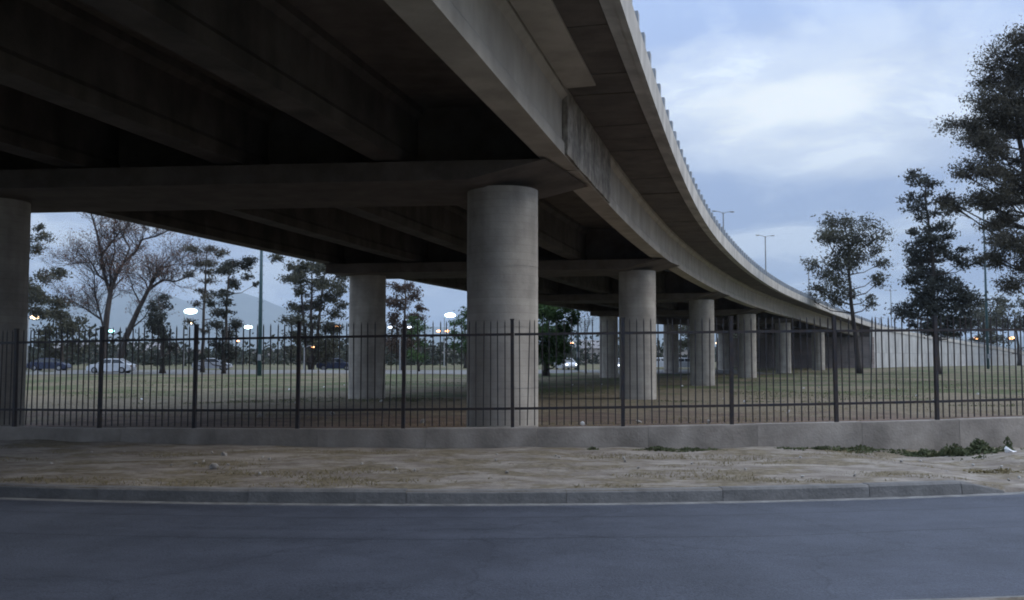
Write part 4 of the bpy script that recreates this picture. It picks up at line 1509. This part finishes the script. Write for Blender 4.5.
# ------------------------------------------------------------------ low far houses
def house(label, u, d, w, h, dep, mat, nwin=3, flat=True):
    x = (u - 512) / FPX * d
    t = thing('house', label, 'house', (x, d, 0.25), random.uniform(-.1, .1), 'low houses beyond the side street')
    MB().box(-w / 2, w / 2, 0, dep, 0, h).build('wall', mat, t)
    if flat:
        MB().box(-w / 2 - 0.2, w / 2 + 0.2, -0.2, dep + 0.2, h + 0.003, h + 0.35).build('roof', M_ROOF, t)
    else:
        MB().loft([[(-w / 2 - 0.3, -0.3, h + .003), (-w / 2 - 0.3, dep + .3, h + .003), (-w / 2 - 0.3, dep / 2, h + dep * 0.25)],
                   [(w / 2 + 0.3, -0.3, h + .003), (w / 2 + 0.3, dep + .3, h + .003), (w / 2 + 0.3, dep / 2, h + dep * 0.25)]]).build('roof', M_ROOF, t)
    for k in range(nwin):
        xx = -w / 2 + w * (k + 0.5) / nwin
        f = MB().box(xx - 0.7, xx + 0.7, -0.05, 0.04, 1.0, 2.2).build('window', M_HOUSE, t)
        MB().box(xx - 0.6, xx + 0.6, -0.08, -0.045, 1.1, 2.1).build('pane', M_WINDOW, f)
    dr = -w / 2 + w / nwin
    MB().box(dr - 0.45, dr + 0.45, -0.06, 0.03, 0, 2.1).build('door', M_ROOF, t)


house('long pale flat-roofed house seen low between the columns, under the twin orange lamp', 446, 235, 17, 3.4, 8, M_HOUSE, 5)
house('low brick house behind the white sedan', 140, 230, 14, 3.2, 8, M_HOUSE2, 3, False)
house('pale low house right of the teal mast', 275, 240, 12, 3.0, 8, M_HOUSE, 3)
house('pale gabled house beyond the sapling, between green tree and far column', 596, 220, 9, 3.6, 8, M_HOUSE, 2, False)
house('low brick house left of the slender tree', 176, 260, 12, 3.4, 8, M_HOUSE2, 3)
house('pale low house glimpsed between the second and third front columns', 668, 230, 12, 3.2, 8, M_HOUSE, 3)
house('low brick house behind the dark tree at the big left pier', 72, 240, 12, 3.4, 8, M_HOUSE2, 3, False)

# ------------------------------------------------------------------ grass, weeds, litter, stones
def blades(name, pts, h, w, mat, lean=0.35):
    n = len(pts)
    a = RNG.uniform(0, 2 * PI, n)
    hh = h * RNG.uniform(0.5, 1.4, n)
    ww = w * RNG.uniform(0.6, 1.3, n)
    V = np.empty((n, 3, 3))
    sx, sy = np.cos(a) * ww / 2, np.sin(a) * ww / 2
    V[:, 0] = pts + np.stack([-sx, -sy, np.zeros(n) - 0.01], 1)
    V[:, 1] = pts + np.stack([sx, sy, np.zeros(n) - 0.01], 1)
    V[:, 2] = pts + np.stack([RNG.normal(size=n) * lean * hh, RNG.normal(size=n) * lean * hh, hh], 1)
    me = bpy.data.meshes.new(name)
    me.vertices.add(n * 3)
    me.vertices.foreach_set('co', V.reshape(-1))
    me.loops.add(n * 3)
    me.loops.foreach_set('vertex_index', np.arange(n * 3, dtype=np.int32))
    me.polygons.add(n)
    me.polygons.foreach_set('loop_start', np.arange(0, n * 3, 3, dtype=np.int32))
    me.polygons.foreach_set('loop_total', np.full(n, 3, dtype=np.int32))
    me.materials.append(mat)
    me.update(calc_edges=True)
    return me


def scatter_field(n, f, dmin, dmax, thr, amax=0.6):
    P_ = []
    while len(P_) < n:
        a = random.uniform(-amax, amax)
        d = dmin + (dmax - dmin) * random.random() ** 1.4
        x, y = d * math.sin(a), d * math.cos(a)
        if f(x, y) > thr:
            P_.append((x, y, gheight(x, y)))
    return np.array(P_)


pts = scatter_field(42000, lambda x, y: nz(x, y, 0.35) + 0.4 * nz(x, y, 1.7) + 0.1 * random.random(), 19.0, 75, 0.02)
o = link('dry_grass', blades('dry_grass', pts, 0.035, 0.02, L_STRAW, 0.9), kind='stuff')
tag(o, 'thin dry straw-coloured grass scattered over the field behind the fence', 'grass')
pts = scatter_field(40000, lambda x, y: nz(x + 40, y, 0.13) + 0.35 * nz(x, y, 0.9) + 0.1 * random.random(), 36, 110, 0.10)
o = link('green_grass', blades('green_grass', pts, 0.045, 0.03, L_GRASS, 0.9), kind='stuff')
tag(o, 'short green grass growing in patches under and beside the overpass', 'grass')
# verge grass
pp = []
while len(pp) < 16000:
    t = random.uniform(-13, 6.5)
    u = random.random()
    a, _ = arcpt(KC, KR, t, -0.2)
    q, _ = arcpt(FC, FR, t * (31.0 / 29.0) - 1.7, 0.02)
    x, y = a.x + (q.x - a.x) * u, a.y + (q.y - a.y) * u
    if nz(x * 0.7 + 9, y * 1.6, 0.9) + 0.3 * nz(x, y, 4) > 0.12 - 0.02 * (x > 0):
        pp.append((x, y, verge_z(x, y) - 0.01))
o = link('verge_grass', blades('verge_grass', np.array(pp), 0.026, 0.009, L_STRAW, 1.2), kind='stuff')
tag(o, 'sparse flattened dry grass on the dirt verge in front of the low wall', 'grass')


def weed(label, x, y, r, h, n, leafsz=0.05, mat=L_WEED, z=None):
    zb = verge_z(x, y) if z is None else z
    t = thing('weed_clump', label, 'weeds', (x, y, zb - 0.01), 0, 'weeds along the foot of the low wall')
    th = RNG.uniform(0, 2 * PI, n)
    rr_ = r * RNG.uniform(0, 1, n) ** 0.6 * (1 + 0.35 * np.sin(th * 3 + x * 7) + 0.2 * np.sin(th * 7 + x))
    zz = h * RNG.uniform(0.05, 1, n) * np.clip(1 - 0.7 * (rr_ / r) ** 2, 0.08, 1) * (0.7 + 0.3 * np.sin(rr_ * np.cos(th) * 14 + x))
    C = np.stack([np.cos(th) * rr_, np.sin(th) * rr_ * 0.5, zz], 1)
    link('leaves', leaves_mesh('leaves', C, leafsz, mat, 2.0), t)
    mb = MB()
    for _ in range(9):
        i_ = random.randrange(n)
        mb.tube([(0, 0, 0), tuple(C[i_] * 0.6), tuple(C[i_])], [0.006, 0.005, 0.003], 3)
    mb.build('stems', L_WEED, t)


def wall_xy(t, off):
    q, _ = arcpt(FC, FR, t, off)
    return q.x, q.y


for (u, r, h, n, lab) in ((655, 0.42, 0.10, 420, 'low green weed patch at the wall foot, right of the picture centre'),
                          (590, 0.12, 0.09, 90, 'tiny weed tuft at the wall foot, nearest the picture centre'),
                          (690, 0.36, 0.08, 260, 'flat green weed patch at the wall foot, second right of centre'),
                          (785, 0.30, 0.08, 260, 'flat green weed patch at the wall foot below the third fence post from the right'),
                          (815, 0.16, 0.16, 150, 'dark green weed tuft at the wall foot left of the long weed strip'),
                          (846, 0.55, 0.12, 520, 'long strip of green weeds along the wall foot at right'),
                          (890, 0.40, 0.10, 320, 'last low weed patch at the wall foot before the verge drops away')):
    x = (u - 512) / FPX * 15.3
    tt = FR * math.asin((x - FC[0]) / FR)
    wx, wy = wall_xy(tt, 0.28)
    weed(lab, wx, wy, r, h * 0.75, int(n * 1.1), 0.024)
weed('big leafy green weed heap in the hollow below the right end of the wall', 7.25, 14.9, 0.68, 0.30, 1900, 0.035, z=0.06)
weed('olive weed patch beside the white plastic scrap at the right edge', 8.35, 15.2, 0.55, 0.16, 900, 0.03, z=0.08)
weed('low straw-coloured weed patch in the hollow just past the end of the kerb', 6.6, 13.0, 0.5, 0.07, 500, 0.02, L_STRAW, z=0.05)
weed('dry brown weed patch at the right edge beside the road', 7.3, 12.6, 0.6, 0.07, 500, 0.02, L_STRAW, z=0.03)

weed('small green weed tuft left of the leafy heap, at the foot of the wall', 6.45, 15.05, 0.35, 0.12, 420, 0.03, z=0.08)
weed('small pale green weed tuft in front of the leafy heap', 7.0, 14.3, 0.42, 0.10, 380, 0.028, z=0.06)
weed('small upright dark weed against the wall behind the white plastic scrap', 7.95, 15.35, 0.09, 0.26, 90, 0.03, z=0.10)

# crumpled plastic scrap
mb = MB()
mb.add([(-0.09, 0, 0.0), (-0.04, -0.04, 0.07), (-0.08, 0.02, 0.13), (0.02, -0.02, 0.035), (0.03, 0.04, 0.06), (0.11, -0.02, 0.02), (0.09, 0.04, 0.05), (0, 0.05, 0.0), (-0.11, 0.01, 0.09)],
       [(0, 3, 1), (1, 3, 4), (1, 4, 2), (3, 5, 4), (4, 5, 6), (0, 7, 3), (3, 7, 5), (0, 1, 8), (8, 1, 2), (6, 5, 7), (4, 6, 7), (2, 4, 7), (0, 8, 2, 7)])
tag(mb.build('plastic_scrap', M_LITTER, loc=(7.62, 14.6, 0.13)), 'white crumpled plastic scrap lying among the weeds at the wall foot', 'litter')


def stone_me(name, r, mat):
    m_ = MB().ellipsoid((0, 0, 0), (r, r * 0.8, r * 0.55), 7, 5)
    m_.v = [tuple(np.array(v) * (1 + 0.25 * mn.noise(Vector(v) * (2 / r)))) for v in m_.v]
    return m_.mesh(name, mat)


st = [stone_me('stone', 0.026, M_STONE), stone_me('stone', 0.07, M_STONE), stone_me('stone', 0.05, M_LITTER)]
for i in range(40):
    x = random.uniform(-6.5, 8.0)
    y = random.uniform(11.2, 14.6) + 0.02 * x * x
    if x > 5.6 and y < 12:
        continue
    o = link('stone', st[0] if i % 20 else st[1], None, (x, y, verge_z(x, y) + 0.005), (random.random(), random.random(), random.random() * 6))
    tag(o, 'small pale stone lying on the dirt verge between kerb and wall', 'stone', 'small stones scattered on the verge')
for i in range(34):
    a, d = random.uniform(-0.5, 0.5), random.uniform(21, 62)
    x, y = d * math.sin(a), d * math.cos(a)
    o = link('litter', st[2] if i % 2 else st[1], None, (x, y, gheight(x, y) + 0.03), (random.random(), random.random(), random.random() * 6))
    o.scale = (1.3, 1.3, 0.8)
    tag(o, 'pale scrap of litter lying on the field behind the fence', 'litter', 'scraps scattered over the field')

# ------------------------------------------------------------------ haze
hz = MB().box(-9700, 9700, -9700, 9700, -6.5, 560).mesh('haze', M_HILL)
hm = bpy.data.materials.new('haze')
hm.use_nodes = True
hm.node_tree.nodes.clear()
ho = hm.node_tree.nodes.new('ShaderNodeOutputMaterial')
hv = hm.node_tree.nodes.new('ShaderNodeVolumePrincipled')
hv.inputs['Color'].default_value = (0.72, 0.86, 1.0, 1)
hv.inputs['Density'].default_value = 0.00015
hv.inputs['Anisotropy'].default_value = 0.0
hm.node_tree.links.new(hv.outputs[0], ho.inputs['Volume'])
hz.materials.clear(); hz.materials.append(hm)
link('haze', hz, kind='stuff')
